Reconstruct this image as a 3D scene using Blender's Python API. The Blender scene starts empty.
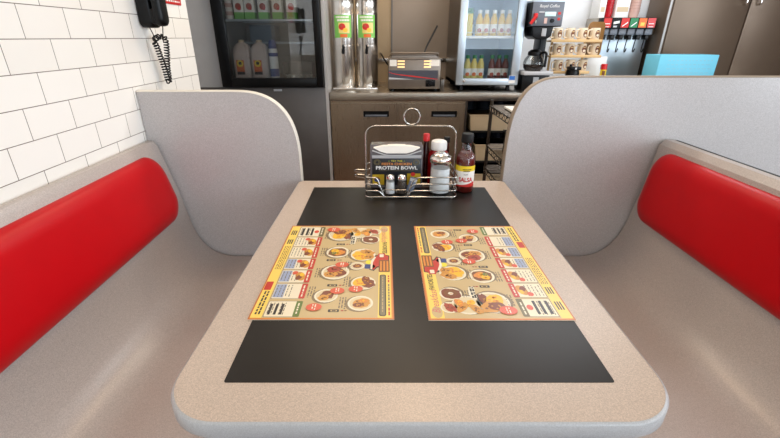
import bpy, bmesh, math, random
from mathutils import Vector, Matrix
random.seed(7)
scene = bpy.context.scene
COL = scene.collection
PI = math.pi

# ------------------------------------------------------------------ materials
def lin(c):
    return tuple(((v/255)/12.92 if v/255 <= .04045 else (((v/255)+.055)/1.055)**2.4) for v in c)

def node_mat(name):
    m = bpy.data.materials.new(name); m.use_nodes = True
    nt = m.node_tree; b = nt.nodes.get('Principled BSDF')
    return m, nt, b

def pm(name, rgb, rough=.5, metal=0., spec=.5, coat=0., emit=0., trans=0., noise=0., nscale=60., alpha=1.):
    m, nt, b = node_mat(name)
    c = lin(rgb)
    b.inputs['Base Color'].default_value = (*c, 1)
    b.inputs['Roughness'].default_value = rough
    b.inputs['Metallic'].default_value = metal
    b.inputs['Specular IOR Level'].default_value = spec
    b.inputs['Coat Weight'].default_value = coat
    b.inputs['Transmission Weight'].default_value = trans
    b.inputs['Alpha'].default_value = alpha
    if emit:
        b.inputs['Emission Color'].default_value = (*c, 1); b.inputs['Emission Strength'].default_value = emit
    if noise:
        tc = nt.nodes.new('ShaderNodeTexCoord'); n = nt.nodes.new('ShaderNodeTexNoise')
        n.inputs['Scale'].default_value = nscale; n.inputs['Detail'].default_value = 3
        nt.links.new(tc.outputs['Object'], n.inputs['Vector'])
        mx = nt.nodes.new('ShaderNodeMix'); mx.data_type = 'RGBA'
        mx.inputs[6].default_value = (*[v*(1-noise) for v in c], 1)
        mx.inputs[7].default_value = (*[min(1, v*(1+noise)) for v in c], 1)
        nt.links.new(n.outputs['Fac'], mx.inputs[0]); nt.links.new(mx.outputs[2], b.inputs['Base Color'])
    return m

def speckle(name, rgb, rough=.32, amt=.22, scale=420., spec=.45):
    """fine speckled laminate"""
    m, nt, b = node_mat(name); c = lin(rgb)
    tc = nt.nodes.new('ShaderNodeTexCoord')
    n1 = nt.nodes.new('ShaderNodeTexNoise'); n1.inputs['Scale'].default_value = scale; n1.inputs['Detail'].default_value = 2
    n2 = nt.nodes.new('ShaderNodeTexVoronoi'); n2.inputs['Scale'].default_value = scale*.9
    nt.links.new(tc.outputs['Object'], n1.inputs['Vector']); nt.links.new(tc.outputs['Object'], n2.inputs['Vector'])
    r = nt.nodes.new('ShaderNodeValToRGB')
    r.color_ramp.elements[0].position = .36; r.color_ramp.elements[1].position = .64
    r.color_ramp.elements[0].color = (*[v*(1-amt) for v in c], 1); r.color_ramp.elements[1].color = (*[min(1, v*(1+amt)) for v in c], 1)
    nt.links.new(n1.outputs['Fac'], r.inputs['Fac'])
    mx = nt.nodes.new('ShaderNodeMix'); mx.data_type = 'RGBA'; mx.blend_type = 'MULTIPLY'; mx.inputs[0].default_value = .3
    sep = nt.nodes.new('ShaderNodeSeparateColor'); nt.links.new(n2.outputs['Color'], sep.inputs[0])
    r2 = nt.nodes.new('ShaderNodeValToRGB'); r2.color_ramp.elements[0].color = (.55, .53, .5, 1); r2.color_ramp.elements[1].color = (1, 1, 1, 1)
    nt.links.new(sep.outputs[0], r2.inputs['Fac'])
    nt.links.new(r.outputs['Color'], mx.inputs[6]); nt.links.new(r2.outputs['Color'], mx.inputs[7])
    nt.links.new(mx.outputs[2], b.inputs['Base Color'])
    b.inputs['Roughness'].default_value = rough; b.inputs['Specular IOR Level'].default_value = spec
    return m

def steel(name, rgb, rough=.3, stretch=(4, 4, 160), amt=.12):
    """brushed stainless steel"""
    m, nt, b = node_mat(name); c = lin(rgb)
    tc = nt.nodes.new('ShaderNodeTexCoord'); mp = nt.nodes.new('ShaderNodeMapping'); mp.inputs['Scale'].default_value = stretch
    n = nt.nodes.new('ShaderNodeTexNoise'); n.inputs['Scale'].default_value = 3; n.inputs['Detail'].default_value = 4
    nt.links.new(tc.outputs['Object'], mp.inputs['Vector']); nt.links.new(mp.outputs[0], n.inputs['Vector'])
    mr = nt.nodes.new('ShaderNodeMapRange'); mr.inputs[3].default_value = rough-amt; mr.inputs[4].default_value = rough+amt
    nt.links.new(n.outputs['Fac'], mr.inputs[0]); nt.links.new(mr.outputs[0], b.inputs['Roughness'])
    b.inputs['Base Color'].default_value = (*c, 1); b.inputs['Metallic'].default_value = 1
    bp = nt.nodes.new('ShaderNodeBump'); bp.inputs['Strength'].default_value = .04
    nt.links.new(n.outputs['Fac'], bp.inputs['Height']); nt.links.new(bp.outputs[0], b.inputs['Normal'])
    return m

def thin_glass(name, tint=(1, 1, 1), base=.06, rough=.02):
    m = bpy.data.materials.new(name); m.use_nodes = True; nt = m.node_tree; nt.nodes.clear()
    out = nt.nodes.new('ShaderNodeOutputMaterial'); mix = nt.nodes.new('ShaderNodeMixShader')
    t = nt.nodes.new('ShaderNodeBsdfTransparent'); t.inputs[0].default_value = (*tint, 1)
    g = nt.nodes.new('ShaderNodeBsdfGlossy'); g.inputs['Roughness'].default_value = rough
    lw = nt.nodes.new('ShaderNodeLayerWeight'); lw.inputs['Blend'].default_value = .25
    mr = nt.nodes.new('ShaderNodeMapRange'); mr.inputs[3].default_value = base; mr.inputs[4].default_value = .8
    nt.links.new(lw.outputs['Fresnel'], mr.inputs[0]); nt.links.new(mr.outputs[0], mix.inputs[0])
    nt.links.new(t.outputs[0], mix.inputs[1]); nt.links.new(g.outputs[0], mix.inputs[2]); nt.links.new(mix.outputs[0], out.inputs[0])
    return m

def tile_mat(name):
    m, nt, b = node_mat(name)
    tc = nt.nodes.new('ShaderNodeTexCoord'); mp = nt.nodes.new('ShaderNodeMapping')
    # wall lies in the YZ plane: swizzle (y,z) into the brick texture's (x,y)
    sx = nt.nodes.new('ShaderNodeSeparateXYZ'); cx = nt.nodes.new('ShaderNodeCombineXYZ')
    nt.links.new(tc.outputs['Object'], sx.inputs[0])
    nt.links.new(sx.outputs['Y'], cx.inputs['X']); nt.links.new(sx.outputs['Z'], cx.inputs['Y'])
    mp.inputs['Location'].default_value = (TILE_Y, TILE_Z, 0)
    nt.links.new(cx.outputs[0], mp.inputs['Vector'])
    br = nt.nodes.new('ShaderNodeTexBrick')
    br.inputs['Scale'].default_value = 1; br.inputs['Brick Width'].default_value = .158; br.inputs['Row Height'].default_value = .0775
    br.inputs['Mortar Size'].default_value = .0011; br.inputs['Mortar Smooth'].default_value = .2; br.offset = .5
    br.inputs['Color1'].default_value = (*lin((252, 249, 243)), 1); br.inputs['Color2'].default_value = (*lin((246, 242, 235)), 1)
    br.inputs['Mortar'].default_value = (*lin((120, 108, 98)), 1)
    nt.links.new(mp.outputs[0], br.inputs['Vector']); nt.links.new(br.outputs['Color'], b.inputs['Base Color'])
    bp = nt.nodes.new('ShaderNodeBump'); bp.invert = True; bp.inputs['Strength'].default_value = .3; bp.inputs['Distance'].default_value = .002
    nt.links.new(br.outputs['Fac'], bp.inputs['Height']); nt.links.new(bp.outputs[0], b.inputs['Normal'])
    b.inputs['Roughness'].default_value = .18
    return m
TILE_Y, TILE_Z = .091, -.0155

def floor_mat(name):
    m, nt, b = node_mat(name)
    tc = nt.nodes.new('ShaderNodeTexCoord'); br = nt.nodes.new('ShaderNodeTexBrick')
    br.offset = 0; br.inputs['Scale'].default_value = 1; br.inputs['Brick Width'].default_value = .2; br.inputs['Row Height'].default_value = .2
    br.inputs['Mortar Size'].default_value = .004
    br.inputs['Color1'].default_value = (*lin((118, 84, 62)), 1); br.inputs['Color2'].default_value = (*lin((100, 70, 52)), 1)
    br.inputs['Mortar'].default_value = (*lin((60, 50, 44)), 1)
    nt.links.new(tc.outputs['Object'], br.inputs['Vector']); nt.links.new(br.outputs['Color'], b.inputs['Base Color'])
    b.inputs['Roughness'].default_value = .4
    return m

M = dict(
    tabletop=speckle('tabletop_laminate', (202, 184, 169), .33, .13, 520),
    tableedge=speckle('table_edge', (186, 188, 190), .32, .08, 700),
    inlay=pm('dark_inlay', (33, 28, 24), .34, noise=.3, nscale=9, spec=.24),
    booth=speckle('booth_laminate', (188, 177, 171), .32, .11, 480),
    panel=speckle('panel_laminate', (196, 192, 191), .24, .1, 480),
    trim=pm('cream_edge', (232, 226, 214), .4), trim_tan=pm('tan_edge', (152, 137, 120), .45),
    red=pm('red_vinyl', (192, 6, 17), .38, noise=.06, nscale=14, spec=.18),
    black=pm('black_plastic', (8, 8, 9), .35, spec=.25), softblack=pm('soft_black', (17, 17, 18), .55, spec=.3),
    white=pm('white_plastic', (240, 240, 238), .4), paper=pm('white_paper', (246, 242, 234), .7),
    wallwhite=pm('white_wall_paint', (236, 238, 240), .5, noise=.03, nscale=3),
    ceil=pm('ceiling_paint', (225, 220, 210), .8, noise=.03, nscale=3),
    brownwall=pm('brown_wall', (120, 96, 76), .6, noise=.08, nscale=4),
    steel=steel('stainless_steel', (178, 170, 158), .3), steelv=steel('stainless_vertical', (168, 151, 130), .3, (160, 160, 4)),
    darksteel=steel('dark_stainless', (104, 98, 92), .32, (90, 90, 3)), lowsteel=pm('low_panel_stainless', (94, 90, 88), .42, .45, noise=.25, nscale=7), sodasteel=pm('soda_steel', (196, 208, 216), .38, .65), brownsteel=pm('brown_stainless', (116, 99, 84), .42, .45, noise=.1, nscale=5),
    warmreflsteel=pm('warm_reflection_stainless', (168, 146, 116), .5, .55, noise=.12, nscale=4), backsteel=pm('back_stainless', (150, 136, 122), .5, .6, noise=.15, nscale=4),
    polished=pm('polished_steel', (226, 221, 214), .2, 1.), chrome=pm('chrome', (220, 218, 214), .1, 1.),
    wire=pm('wire_chrome', (176, 172, 166), .26, 1.), darkwire=pm('dark_wire', (86, 78, 70), .35, .9),
    alu=pm('aluminium_frame', (198, 210, 220), .38, .8),
    glass=thin_glass('clear_glass', (.96, .98, .98), .05), doorglass=thin_glass('door_glass', (.84, .85, .85), .07),
    coolglass=thin_glass('cooler_glass', (.95, .97, .98), .02), smoke=thin_glass('smoked_plastic', (.42, .42, .44), .08, .1),
    liner=pm('fridge_liner', (150, 146, 140), .5), coolin=pm('cooler_liner', (150, 184, 204), .4),
    sugar=pm('sugar', (246, 246, 246), .8, noise=.03, nscale=300), salt=pm('salt', (240, 240, 240), .8), pepper=pm('pepper', (72, 58, 48), .8, noise=.5, nscale=500),
    ketchup=pm('ketchup_red', (150, 14, 14), .25), salsa=pm('salsa_red', (104, 24, 14), .3, noise=.35, nscale=120), hot=pm('sauce_brown', (52, 12, 10), .2),
    redcap=pm('red_cap', (205, 20, 24), .35), yellow=pm('label_yellow', (244, 214, 40), .45), redink=pm('red_ink', (206, 40, 34), .5),
    orange=pm('orange_ink', (226, 112, 48), .5), green=pm('green_ink', (28, 130, 78), .45), greenlabel=pm('lime_green', (126, 196, 92), .5),
    blue=pm('blue_ink', (40, 110, 200), .45), darkblue=pm('dark_blue', (28, 48, 130), .4), brown=pm('brown_ink', (118, 66, 34), .6),
    tan=pm('tan_plastic', (222, 184, 128), .5, noise=.08, nscale=20), gold=pm('tray_brown', (140, 98, 48), .45, noise=.15, nscale=30), beige=pm('beige_bin', (208, 186, 152), .5),
    cream=pm('cream_mug', (232, 214, 186), .3), grey=pm('grey_panel', (104, 110, 120), .4), lightgrey=pm('light_grey', (190, 192, 196), .45),
    teal=pm('light_blue_carton', (112, 200, 226), .55, noise=.04, nscale=20), jug=pm('milky_jug', (214, 196, 186), .4),
    amber=pm('amber_glow', (255, 214, 150), .4, emit=.7), lcd=pm('lcd', (200, 226, 226), .3, emit=.25),
    coffee=pm('coffee', (40, 18, 8), .15), palejuice=pm('pale_juice', (226, 206, 120), .3), yjuice=pm('yellow_juice', (232, 190, 40), .3), rjuice=pm('red_juice', (104, 44, 40), .3),
    floor=floor_mat('quarry_tile'), wood=pm('bread_crust', (196, 150, 104), .7, noise=.2, nscale=40), pinkcup=pm('pink_tumbler', (214, 176, 164), .3), redcup=pm('red_tumbler', (186, 22, 34), .25),
    smoky=pm('smoky_plastic', (104, 100, 104), .2, spec=.6), signdark=pm('sign_dark', (26, 28, 34), .35), gold_yellow=pm('gold_yellow', (196, 164, 28), .45),
    steamsteel=pm('steamer_steel', (140, 130, 120), .38, .85, noise=.08, nscale=20), bodysteel=pm('fridge_side_steel', (186, 184, 183), .45, .3, noise=.1, nscale=6), amberink=pm('amber_ink', (244, 158, 76), .5), packet=pm('packet', (112, 122, 140), .5),
    led=pm('cooler_light', (225, 242, 250), .4, emit=1.4),
)
M['tile'] = tile_mat('white_subway_tile')
# printed inks of the menus
for k, c in dict(m_kraft=(206, 180, 130), m_yellow=(250, 216, 104), m_paper=(240, 228, 200), m_red=(200, 56, 40), m_badge=(222, 92, 60), m_brown=(132, 80, 36), m_dark=(48, 40, 34),
                 m_grey=(128, 118, 92), m_orange=(226, 142, 56), m_egg=(248, 190, 40), m_toast=(214, 150, 62), m_meat=(132, 66, 38), m_plate=(240, 230, 206), m_shadow=(140, 118, 84), m_blue=(160, 172, 200),
                 m_jam=(52, 70, 130), m_green=(104, 124, 52), m_olive=(116, 104, 62), m_pink=(214, 120, 112), m_edge=(196, 112, 60), m_caramel=(226, 208, 168), m_bacon=(176, 74, 50), m_text=(120, 104, 84), m_lemon=(240, 226, 60)).items():
    M[k] = pm('print_'+k[2:], c, .32, spec=.5)

# ------------------------------------------------------------------ mesh builder
class MB:
    def __init__(s): s.v = []; s.f = []; s.m = []; s.mats = []
    def mi(s, mat):
        if mat not in s.mats: s.mats.append(mat)
        return s.mats.index(mat)
    def add(s, vs, fs, mat):
        b = len(s.v); s.v += [tuple(p) for p in vs]; k = s.mi(mat)
        for f in fs: s.f.append([b+i for i in f]); s.m.append(k)
        return s
    def bm(s, bm, mat, mtx=None):
        bm.verts.index_update()
        s.add([(mtx @ v.co if mtx else v.co) for v in bm.verts], [[v.index for v in f.verts] for f in bm.faces], mat); bm.free(); return s
    def box(s, x0, x1, y0, y1, z0, z1, mat, bev=0., seg=2, mtx=None):
        bm = bmesh.new(); bmesh.ops.create_cube(bm, size=1)
        for v in bm.verts: v.co = Vector(((x0+x1)/2+v.co.x*(x1-x0), (y0+y1)/2+v.co.y*(y1-y0), (z0+z1)/2+v.co.z*(z1-z0)))
        if bev: bmesh.ops.bevel(bm, geom=bm.edges[:], offset=bev, segments=seg, profile=.5, affect='EDGES')
        return s.bm(bm, mat, mtx)
    def prism(s, poly, axis, t0, t1, mat, bev=0., mtx=None):
        """2-D polygon swept along an axis: y -> (x,z), x -> (y,z), z -> (x,y)"""
        P = {'y': lambda a, b, t: (a, t, b), 'x': lambda a, b, t: (t, a, b), 'z': lambda a, b, t: (a, b, t)}[axis]
        bm = bmesh.new(); n = len(poly)
        lo = [bm.verts.new(P(a, b, t0)) for a, b in poly]; hi = [bm.verts.new(P(a, b, t1)) for a, b in poly]
        caps = [bm.faces.new(lo), bm.faces.new(hi[::-1])]
        for i in range(n): bm.faces.new((lo[i], hi[i], hi[(i+1) % n], lo[(i+1) % n]))
        bmesh.ops.recalc_face_normals(bm, faces=bm.faces[:])
        if bev: bmesh.ops.bevel(bm, geom=list({e for f in caps for e in f.edges}), offset=bev, segments=3, profile=.5, affect='EDGES')
        return s.bm(bm, mat, mtx)
    def lathe(s, prof, cx, cy, cz, mat, seg=28, mtx=None, cap=True):
        vs = []; fs = []; n = len(prof)
        for i in range(seg):
            a = 2*PI*i/seg
            for r, z in prof: vs.append(Vector((cx+r*math.cos(a), cy+r*math.sin(a), cz+z)))
        for i in range(seg):
            j = (i+1) % seg
            for k in range(n-1): fs.append((i*n+k, j*n+k, j*n+k+1, i*n+k+1))
        if cap:
            if prof[0][0] > 1e-6: fs.append([i*n for i in range(seg)][::-1])
            if prof[-1][0] > 1e-6: fs.append([i*n+n-1 for i in range(seg)])
        if mtx: vs = [mtx @ p for p in vs]
        return s.add(vs, fs, mat)
    def tube(s, pts, r, mat, seg=8, closed=False, mtx=None):
        pts = [Vector(p) for p in pts]; n = len(pts); vs = []; fs = []; up = None
        for i, p in enumerate(pts):
            a = pts[(i-1) % n] if closed or i else pts[0]; b = pts[(i+1) % n] if closed or i < n-1 else pts[-1]
            t = (b-a).normalized()
            if up is None:
                up = Vector((0, 0, 1)) if abs(t.z) < .9 else Vector((1, 0, 0))
            u = (up - t*up.dot(t)); u = u.normalized() if u.length > 1e-6 else t.orthogonal().normalized(); w = t.cross(u); up = u
            rr = r[i] if isinstance(r, (list, tuple)) else r
            for k in range(seg):
                q = 2*PI*k/seg; vs.append(p+(u*math.cos(q)+w*math.sin(q))*rr)
        for i in range(n if closed else n-1):
            j = (i+1) % n
            for k in range(seg): fs.append((i*seg+k, i*seg+(k+1) % seg, j*seg+(k+1) % seg, j*seg+k))
        if not closed: fs += [list(range(seg))[::-1], [(n-1)*seg+k for k in range(seg)]]
        if mtx: vs = [mtx @ p for p in vs]
        return s.add(vs, fs, mat)
    def flat(s, poly, f, mat):
        """polygon of (u,v) mapped by f(u,v) -> xyz"""
        return s.add([f(u, v) for u, v in poly], [list(range(len(poly)))], mat)
    def disc(s, cu, cv, ru, rv, f, mat, n=10, a0=-1., a1=1., lo=None):
        """ellipse (or its upper part, from lo) cut into upright slices so it lies on a curved surface"""
        vs = []
        for i in range(n+1):
            t = a0+(a1-a0)*i/n; h = rv*math.sqrt(max(0, 1-t*t)); u = cu+ru*t
            vs += [f(u, cv-h if lo is None else lo), f(u, cv+h)]
        return s.add(vs, [(2*i, 2*i+2, 2*i+3, 2*i+1) for i in range(n)], mat)
    def grid(s, u0, u1, v0, v1, nu, nv, f, mat):
        vs = [f(u0+(u1-u0)*i/nu, v0+(v1-v0)*j/nv) for j in range(nv+1) for i in range(nu+1)]
        return s.add(vs, [(j*(nu+1)+i, j*(nu+1)+i+1, (j+1)*(nu+1)+i+1, (j+1)*(nu+1)+i) for j in range(nv) for i in range(nu)], mat)
    def text(s, txt, size, f, mat, u=0., v=0., rot=0., align='CENTER', shear=0., bold=0., sx=1.):
        cu = bpy.data.curves.new('t', 'FONT'); cu.body = txt; cu.size = size; cu.align_x = align; cu.align_y = 'CENTER'; cu.shear = shear; cu.resolution_u = 2; cu.offset = bold*size
        ob = bpy.data.objects.new('t', cu); COL.objects.link(ob); dg = bpy.context.evaluated_depsgraph_get(); me = bpy.data.meshes.new_from_object(ob.evaluated_get(dg))
        c, sn = math.cos(rot), math.sin(rot)
        vs = [f(u+(p.co.x*sx*c-p.co.y*sn), v+(p.co.x*sx*sn+p.co.y*c)) for p in me.vertices]
        s.add(vs, [list(p.vertices) for p in me.polygons], mat)
        bpy.data.objects.remove(ob); bpy.data.curves.remove(cu); bpy.data.meshes.remove(me)
        return s
    def build(s, name, parent=None, loc=(0, 0, 0), rot=(0, 0, 0), angle=35, recalc=False):
        me = bpy.data.meshes.new(name); me.from_pydata(s.v, [], s.f); me.update()
        for m in s.mats: me.materials.append(m)
        me.polygons.foreach_set('material_index', s.m)
        if recalc:
            bm = bmesh.new(); bm.from_mesh(me); bmesh.ops.recalc_face_normals(bm, faces=bm.faces[:]); bm.to_mesh(me); bm.free()
        me.polygons.foreach_set('use_smooth', [True]*len(me.polygons)); me.set_sharp_from_angle(angle=math.radians(angle))
        o = bpy.data.objects.new(name, me); COL.objects.link(o); o.location = loc; o.rotation_euler = rot
        if parent: o.parent = parent
        return o

def tag(o, label, cat, group=None, kind=None):
    o['label'] = label; o['category'] = cat
    if group: o['group'] = group
    if kind: o['kind'] = kind
    return o
def thing(name, label, cat, loc=(0, 0, 0), rz=0., group=None):
    o = bpy.data.objects.new(name, None); o.empty_display_size = .05; COL.objects.link(o); o.location = loc; o.rotation_euler = (0, 0, rz)
    return tag(o, label, cat, group)
def struct(mb, name, label=None):
    o = mb.build(name); o['kind'] = 'structure'
    if label: o['label'] = label
    return o
def dup(root, loc, rz=0., label=None, group=None):
    r = root.copy(); COL.objects.link(r); r.location = loc; r.rotation_euler = (0, 0, rz)
    if label: r['label'] = label
    if group: r['group'] = group
    for ch in list(root.children):
        c = ch.copy(); COL.objects.link(c); c.parent = r
        for g in list(ch.children):
            d = g.copy(); COL.objects.link(d); d.parent = c
    return r
def arc(cx, cz, r, a0, a1, n=8):
    return [(cx+r*math.cos(math.radians(a0+(a1-a0)*i/n)), cz+r*math.sin(math.radians(a0+(a1-a0)*i/n))) for i in range(n+1)]
def rrect(x0, x1, y0, y1, r, n=6):
    return arc(x1-r, y1-r, r, 0, 90, n)+arc(x0+r, y1-r, r, 90, 180, n)+arc(x0+r, y0+r, r, 180, 270, n)+arc(x1-r, y0+r, r, 270, 360, n)
def fillet(P, R, n=6):
    """round the inner corners of an open polyline (2- or 3-D)"""
    P = [Vector(p) for p in P]; out = [P[0]]
    for i in range(1, len(P)-1):
        a, b, c = P[i-1], P[i], P[i+1]; d1 = (a-b); d2 = (c-b); r = min(R, d1.length*.49, d2.length*.49)
        p, q = b+d1.normalized()*r, b+d2.normalized()*r
        for k in range(n+1):
            t = k/n; out.append(p*(1-t)**2+b*2*t*(1-t)+q*t*t)
    return out+[P[-1]]

# ------------------------------------------------------------------ room
RX, YB, YF, ZC = 3.6, 3.9, -2.4, 2.6
struct(MB().box(-2.0, RX+.1, YF-.1, YB+.1, -.1, 0, M['floor']), 'floor')
struct(MB().box(-2.0, RX+.1, YF-.1, YB+.1, ZC, ZC+.1, M['ceil']), 'ceiling')
struct(MB().box(-1.03, -.875, YF, 2.04, 0, ZC, M['tile']), 'wall_left')
struct(MB().box(-2.0, -1.9, YF, YB, 0, ZC, M['wallwhite']), 'wall_alcove')
struct(MB().box(-2.0, RX, YB, YB+.1, 0, ZC, M['wallwhite']), 'wall_back')
w = MB()
for a in ((YF-.1, YB+.1, 0, .8), (YF-.1, YB+.1, 2.2, ZC), (YF-.1, -1.3, .8, 2.2), (2.1, YB+.1, .8, 2.2)): w.box(RX, RX+.1, a[0], a[1], a[2], a[3], M['brownwall'])
struct(w, 'wall_right')
w = MB()
for a in ((-1.3, -1.25, .8, 2.2), (2.05, 2.1, .8, 2.2), (.375, .425, .8, 2.2), (-1.3, 2.1, .8, .85), (-1.3, 2.1, 2.15, 2.2)): w.box(RX+.02, RX+.07, a[0], a[1], a[2], a[3], M['alu'])
w.box(RX+.045, RX+.05, -1.25, 2.05, .85, 2.15, M['glass']); struct(w, 'window_3')
w = MB()
for a in ((-.875, 1.45, 0, .75), (1.45, RX, 0, .15), (-.875, RX, 2.3, ZC), (-.875, -.5, .75, 2.3), (1.15, 1.45, .75, 2.3), (3.4, RX, .15, 2.3)): w.box(a[0], a[1], YF-.1, YF, a[2], a[3], M['brownwall'])
struct(w, 'wall_front')
for i, (a, b, c) in enumerate(((-.5, 1.15, .75), (1.45, 3.4, .15))):
    w = MB()
    for q in ((a, a+.05, c, 2.3), (b-.05, b, c, 2.3), (a, b, c, c+.05), (a, b, 2.25, 2.3)): w.box(q[0], q[1], YF-.07, YF-.02, q[2], q[3], M['alu'])
    w.box(a+.05, b-.05, YF-.05, YF-.045, c+.05, 2.25, M['glass'])
    struct(w, 'window_%d' % (i+1))

# ------------------------------------------------------------------ booths
def bench(name, label, side, y0, y1):
    """moulded seat shell; profile in (x,z) written for the left bench, mirrored for the right"""
    t = thing(name, label, 'bench', (0, (y0+y1)/2, 0))
    yy0, yy1 = y0-(y0+y1)/2, y1-(y0+y1)/2
    if side < 0:
        top = [(-.872, .902), (-.862, .914), (-.846, .912), (-.834, .895)]; face = [(-.79, .717), (-.757, .519)]; corner = (-.742, .425); front = -.335; back = -.872; ex = lambda x: x
    else:
        top = [(-1.066, .905), (-1.055, .918), (-1.03, .918), (-1.013, .9)]; face = [(-.99, .72), (-.957, .53)]; corner = (-.937, .425); front = -.5; back = -1.066; ex = lambda x: -x
    prof = [Vector(p) for p in face]+[Vector(corner), Vector((front, .432))]
    f0 = face[0].lerp(face[1], .62) if hasattr(face[0], 'lerp') else Vector(face[0]).lerp(Vector(face[1]), .62); c0 = Vector(corner); e0 = Vector((corner[0]+.15, .431))
    up = [Vector(face[0])]+[f0*(1-t)**2+c0*2*t*(1-t)+e0*t*t for t in [k/14 for k in range(15)]]+[Vector((front, .432))]
    up = [(p.x, p.y) for p in up]+arc(front, .414, .018, 90, -90, 6)
    under = [(corner[0]+.06, .396), (back, .396)]
    poly = [(ex(a), b) for a, b in top+up+under]
    MB().prism(poly, 'y', yy0, yy1, M['booth'], .004).build('seat_shell', t, angle=25)
    MB().box(*sorted((ex(back), ex(front-.07))), yy0+.03, yy1-.03, 0, .397, M['softblack'], .004).build('plinth', t)
    # red pad on the backrest: nested rounded rings rising to a soft crown
    zt, zb = (.882, .638) if side < 0 else (.886, .624)
    pts = [top[-1]]+face
    def bx(z):
        for (xa, za), (xb, zb_) in zip(pts, pts[1:]):
            if zb_ <= z <= za: return xa+(xb-xa)*(za-z)/(za-zb_)
        return pts[0][0] if z > pts[0][1] else pts[-1][0]
    pad = MB(); rings = []; H = .034; py0, py1 = yy0+.06, yy1-(.05 if side < 0 else .022)
    for k in range(9):
        q = k/8; ins = .055*(1-math.cos(q*PI/2)); h = H*math.sin(q*PI/2)-.003
        R = max(.075-ins*.6, .02)
        rings.append([(ex(bx(z)+h*.97), y, z+h*.2) for y, z in rrect(py0+ins, py1-ins, zb+ins, zt-ins, R, 7)])
    n = len(rings[0]); vs = [p for r in rings for p in r]; fs = []
    for k in range(8):
        for i in range(n): fs.append((k*n+i, k*n+(i+1) % n, (k+1)*n+(i+1) % n, (k+1)*n+i))
    fs.append([8*n+i for i in range(n)])
    pad.add(vs, fs, M['red']).build('back_pad', t, angle=60, recalc=True)
    return t
bl = bench('booth_bench', 'grey moulded booth bench with red back pad against the white tiled wall', -1, .3, 1.491)
br = bench('booth_bench', 'grey moulded booth bench with red back pad opposite the tiled wall', 1, .3, 1.491)
MB().box(1.067, 1.082, -.598, .599, .40, .914, M['softblack'], .003).build('back_edge', br)

def partition(label, outline, closed_bottom, mat_trim, y0=1.5, y1=1.528):
    t = thing('booth_partition', label, 'partition', (0, (y0+y1)/2, 0))
    h = (y1-y0)/2
    MB().prism(outline+closed_bottom, 'y', -h, h, M['panel']).build('panel', t, angle=25)
    # rounded moulding following the free edge
    P = [Vector(p) for p in outline]; off = []
    for i, p in enumerate(P):
        a, b = P[max(i-1, 0)], P[min(i+1, len(P)-1)]; d = (b-a).normalized(); nrm = Vector((-d.y, d.x)); off.append(nrm)
    sec = [(.0003, -h-.0015), (.004, -h+.001), (.0055, -h*.4), (.0055, h*.4), (.004, h-.001), (.0003, h+.0015)]
    vs = []; m = len(sec)
    sg = 1 if (P[0]+off[0]*.01-Vector((P[0].x, 0))).length > 0 and TR_SIGN(P, off) else -1
    for p, nv in zip(P, off):
        for o_, y in sec: q = p+nv*o_*sg; vs.append((q.x, y, q.y))
    fs = [(i*m+k, i*m+k+1, (i+1)*m+k+1, (i+1)*m+k) for i in range(len(P)-1) for k in range(m-1)]
    MB().add(vs, fs, mat_trim).build('edge_trim', t, angle=50, recalc=True)
    return t
def TR_SIGN(P, off):
    c = Vector((sum(p.x for p in P)/len(P), .4)); i = len(P)//2
    return (P[i]+off[i]*.01-c).length > (P[i]-c).length
# left panel: top at 1.083, wide soft corner falling to the table end
def soft(cx, cz, rx, rz, n, a0, a1, k=18):
    out = []
    for i in range(k+1):
        q = math.radians(a0+(a1-a0)*i/k); c, sn = math.cos(q), math.sin(q)
        out.append((cx+rx*math.copysign(abs(c)**(2/n), c), cz+rz*abs(sn)**(2/n)))
    return out
lo = [(-.872, 1.083)]+soft(-.54, .82, .222, .263, 2.7, 90, 0)+[(-.319, .02)]
partition('grey speckled booth partition joined to the white tiled wall', lo, [(-.872, .02)], M['trim'])
ro = [(.456, .02)]+soft(.66, .80, .204, .331, 3.3, 180, 90, 24)+[(1.9, 1.131)]
partition('tall grey speckled booth partition beside the open aisle with tan edge', ro, [(1.9, .02)], M['trim_tan'])

# ------------------------------------------------------------------ table
TX0, TX1, TY0, TY1, TZ = -.329, .450, .412, 1.488, .76
tb = thing('dining_table', 'speckled beige diner table with dark inlay between two booth benches', 'table', ((TX0+TX1)/2, (TY0+TY1)/2, 0))
ox, oy = (TX0+TX1)/2, (TY0+TY1)/2
def tout(i=0., rn=.09, rf=.022):
    a, b, c, d = TX0-ox+i, TX1-ox-i, TY0-oy+i, TY1-oy-i
    return [(x+.012*y, y) for x, y in arc(b-rf, d-rf, rf, 0, 90, 5)+arc(a+rf, d-rf, rf, 90, 180, 5)+arc(a+rn, c+rn, rn, 180, 270, 12)+arc(b-rn, c+rn, rn, 270, 360, 12)]
MB().prism(tout(.003), 'z', TZ-.029, TZ, M['tabletop']).build('tabletop', tb)
P = tout(0); n = len(P); e = MB(); vs = []
sec = [(.0035, TZ+.0004), (.001, TZ-.001), (-.0005, TZ-.004), (-.0005, TZ-.027), (.001, TZ-.030), (.006, TZ-.031)]
for k, z in sec:
    vs += [(x, y, z) for x, y in tout(k)]
fs = [(k*n+i, k*n+(i+1) % n, (k+1)*n+(i+1) % n, (k+1)*n+i) for k in range(len(sec)-1) for i in range(n)]
e.add(vs, fs, M['tableedge']).build('edge_band', tb, recalc=True)
MB().prism(rrect(-.254-ox, .366-ox, .488-oy, 1.41-oy, .004), 'z', TZ-.002, TZ+.0006, M['inlay']).build('inlay', tb)
MB().lathe([(.04, .02), (.04, .70)], 0, 0, 0, M['black'], 20).build('pedestal', tb)
b_ = MB().box(-.2, .2, -.3, .3, .70, .731, M['black'], .004); b_.build('mounting_plate', tb)
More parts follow.
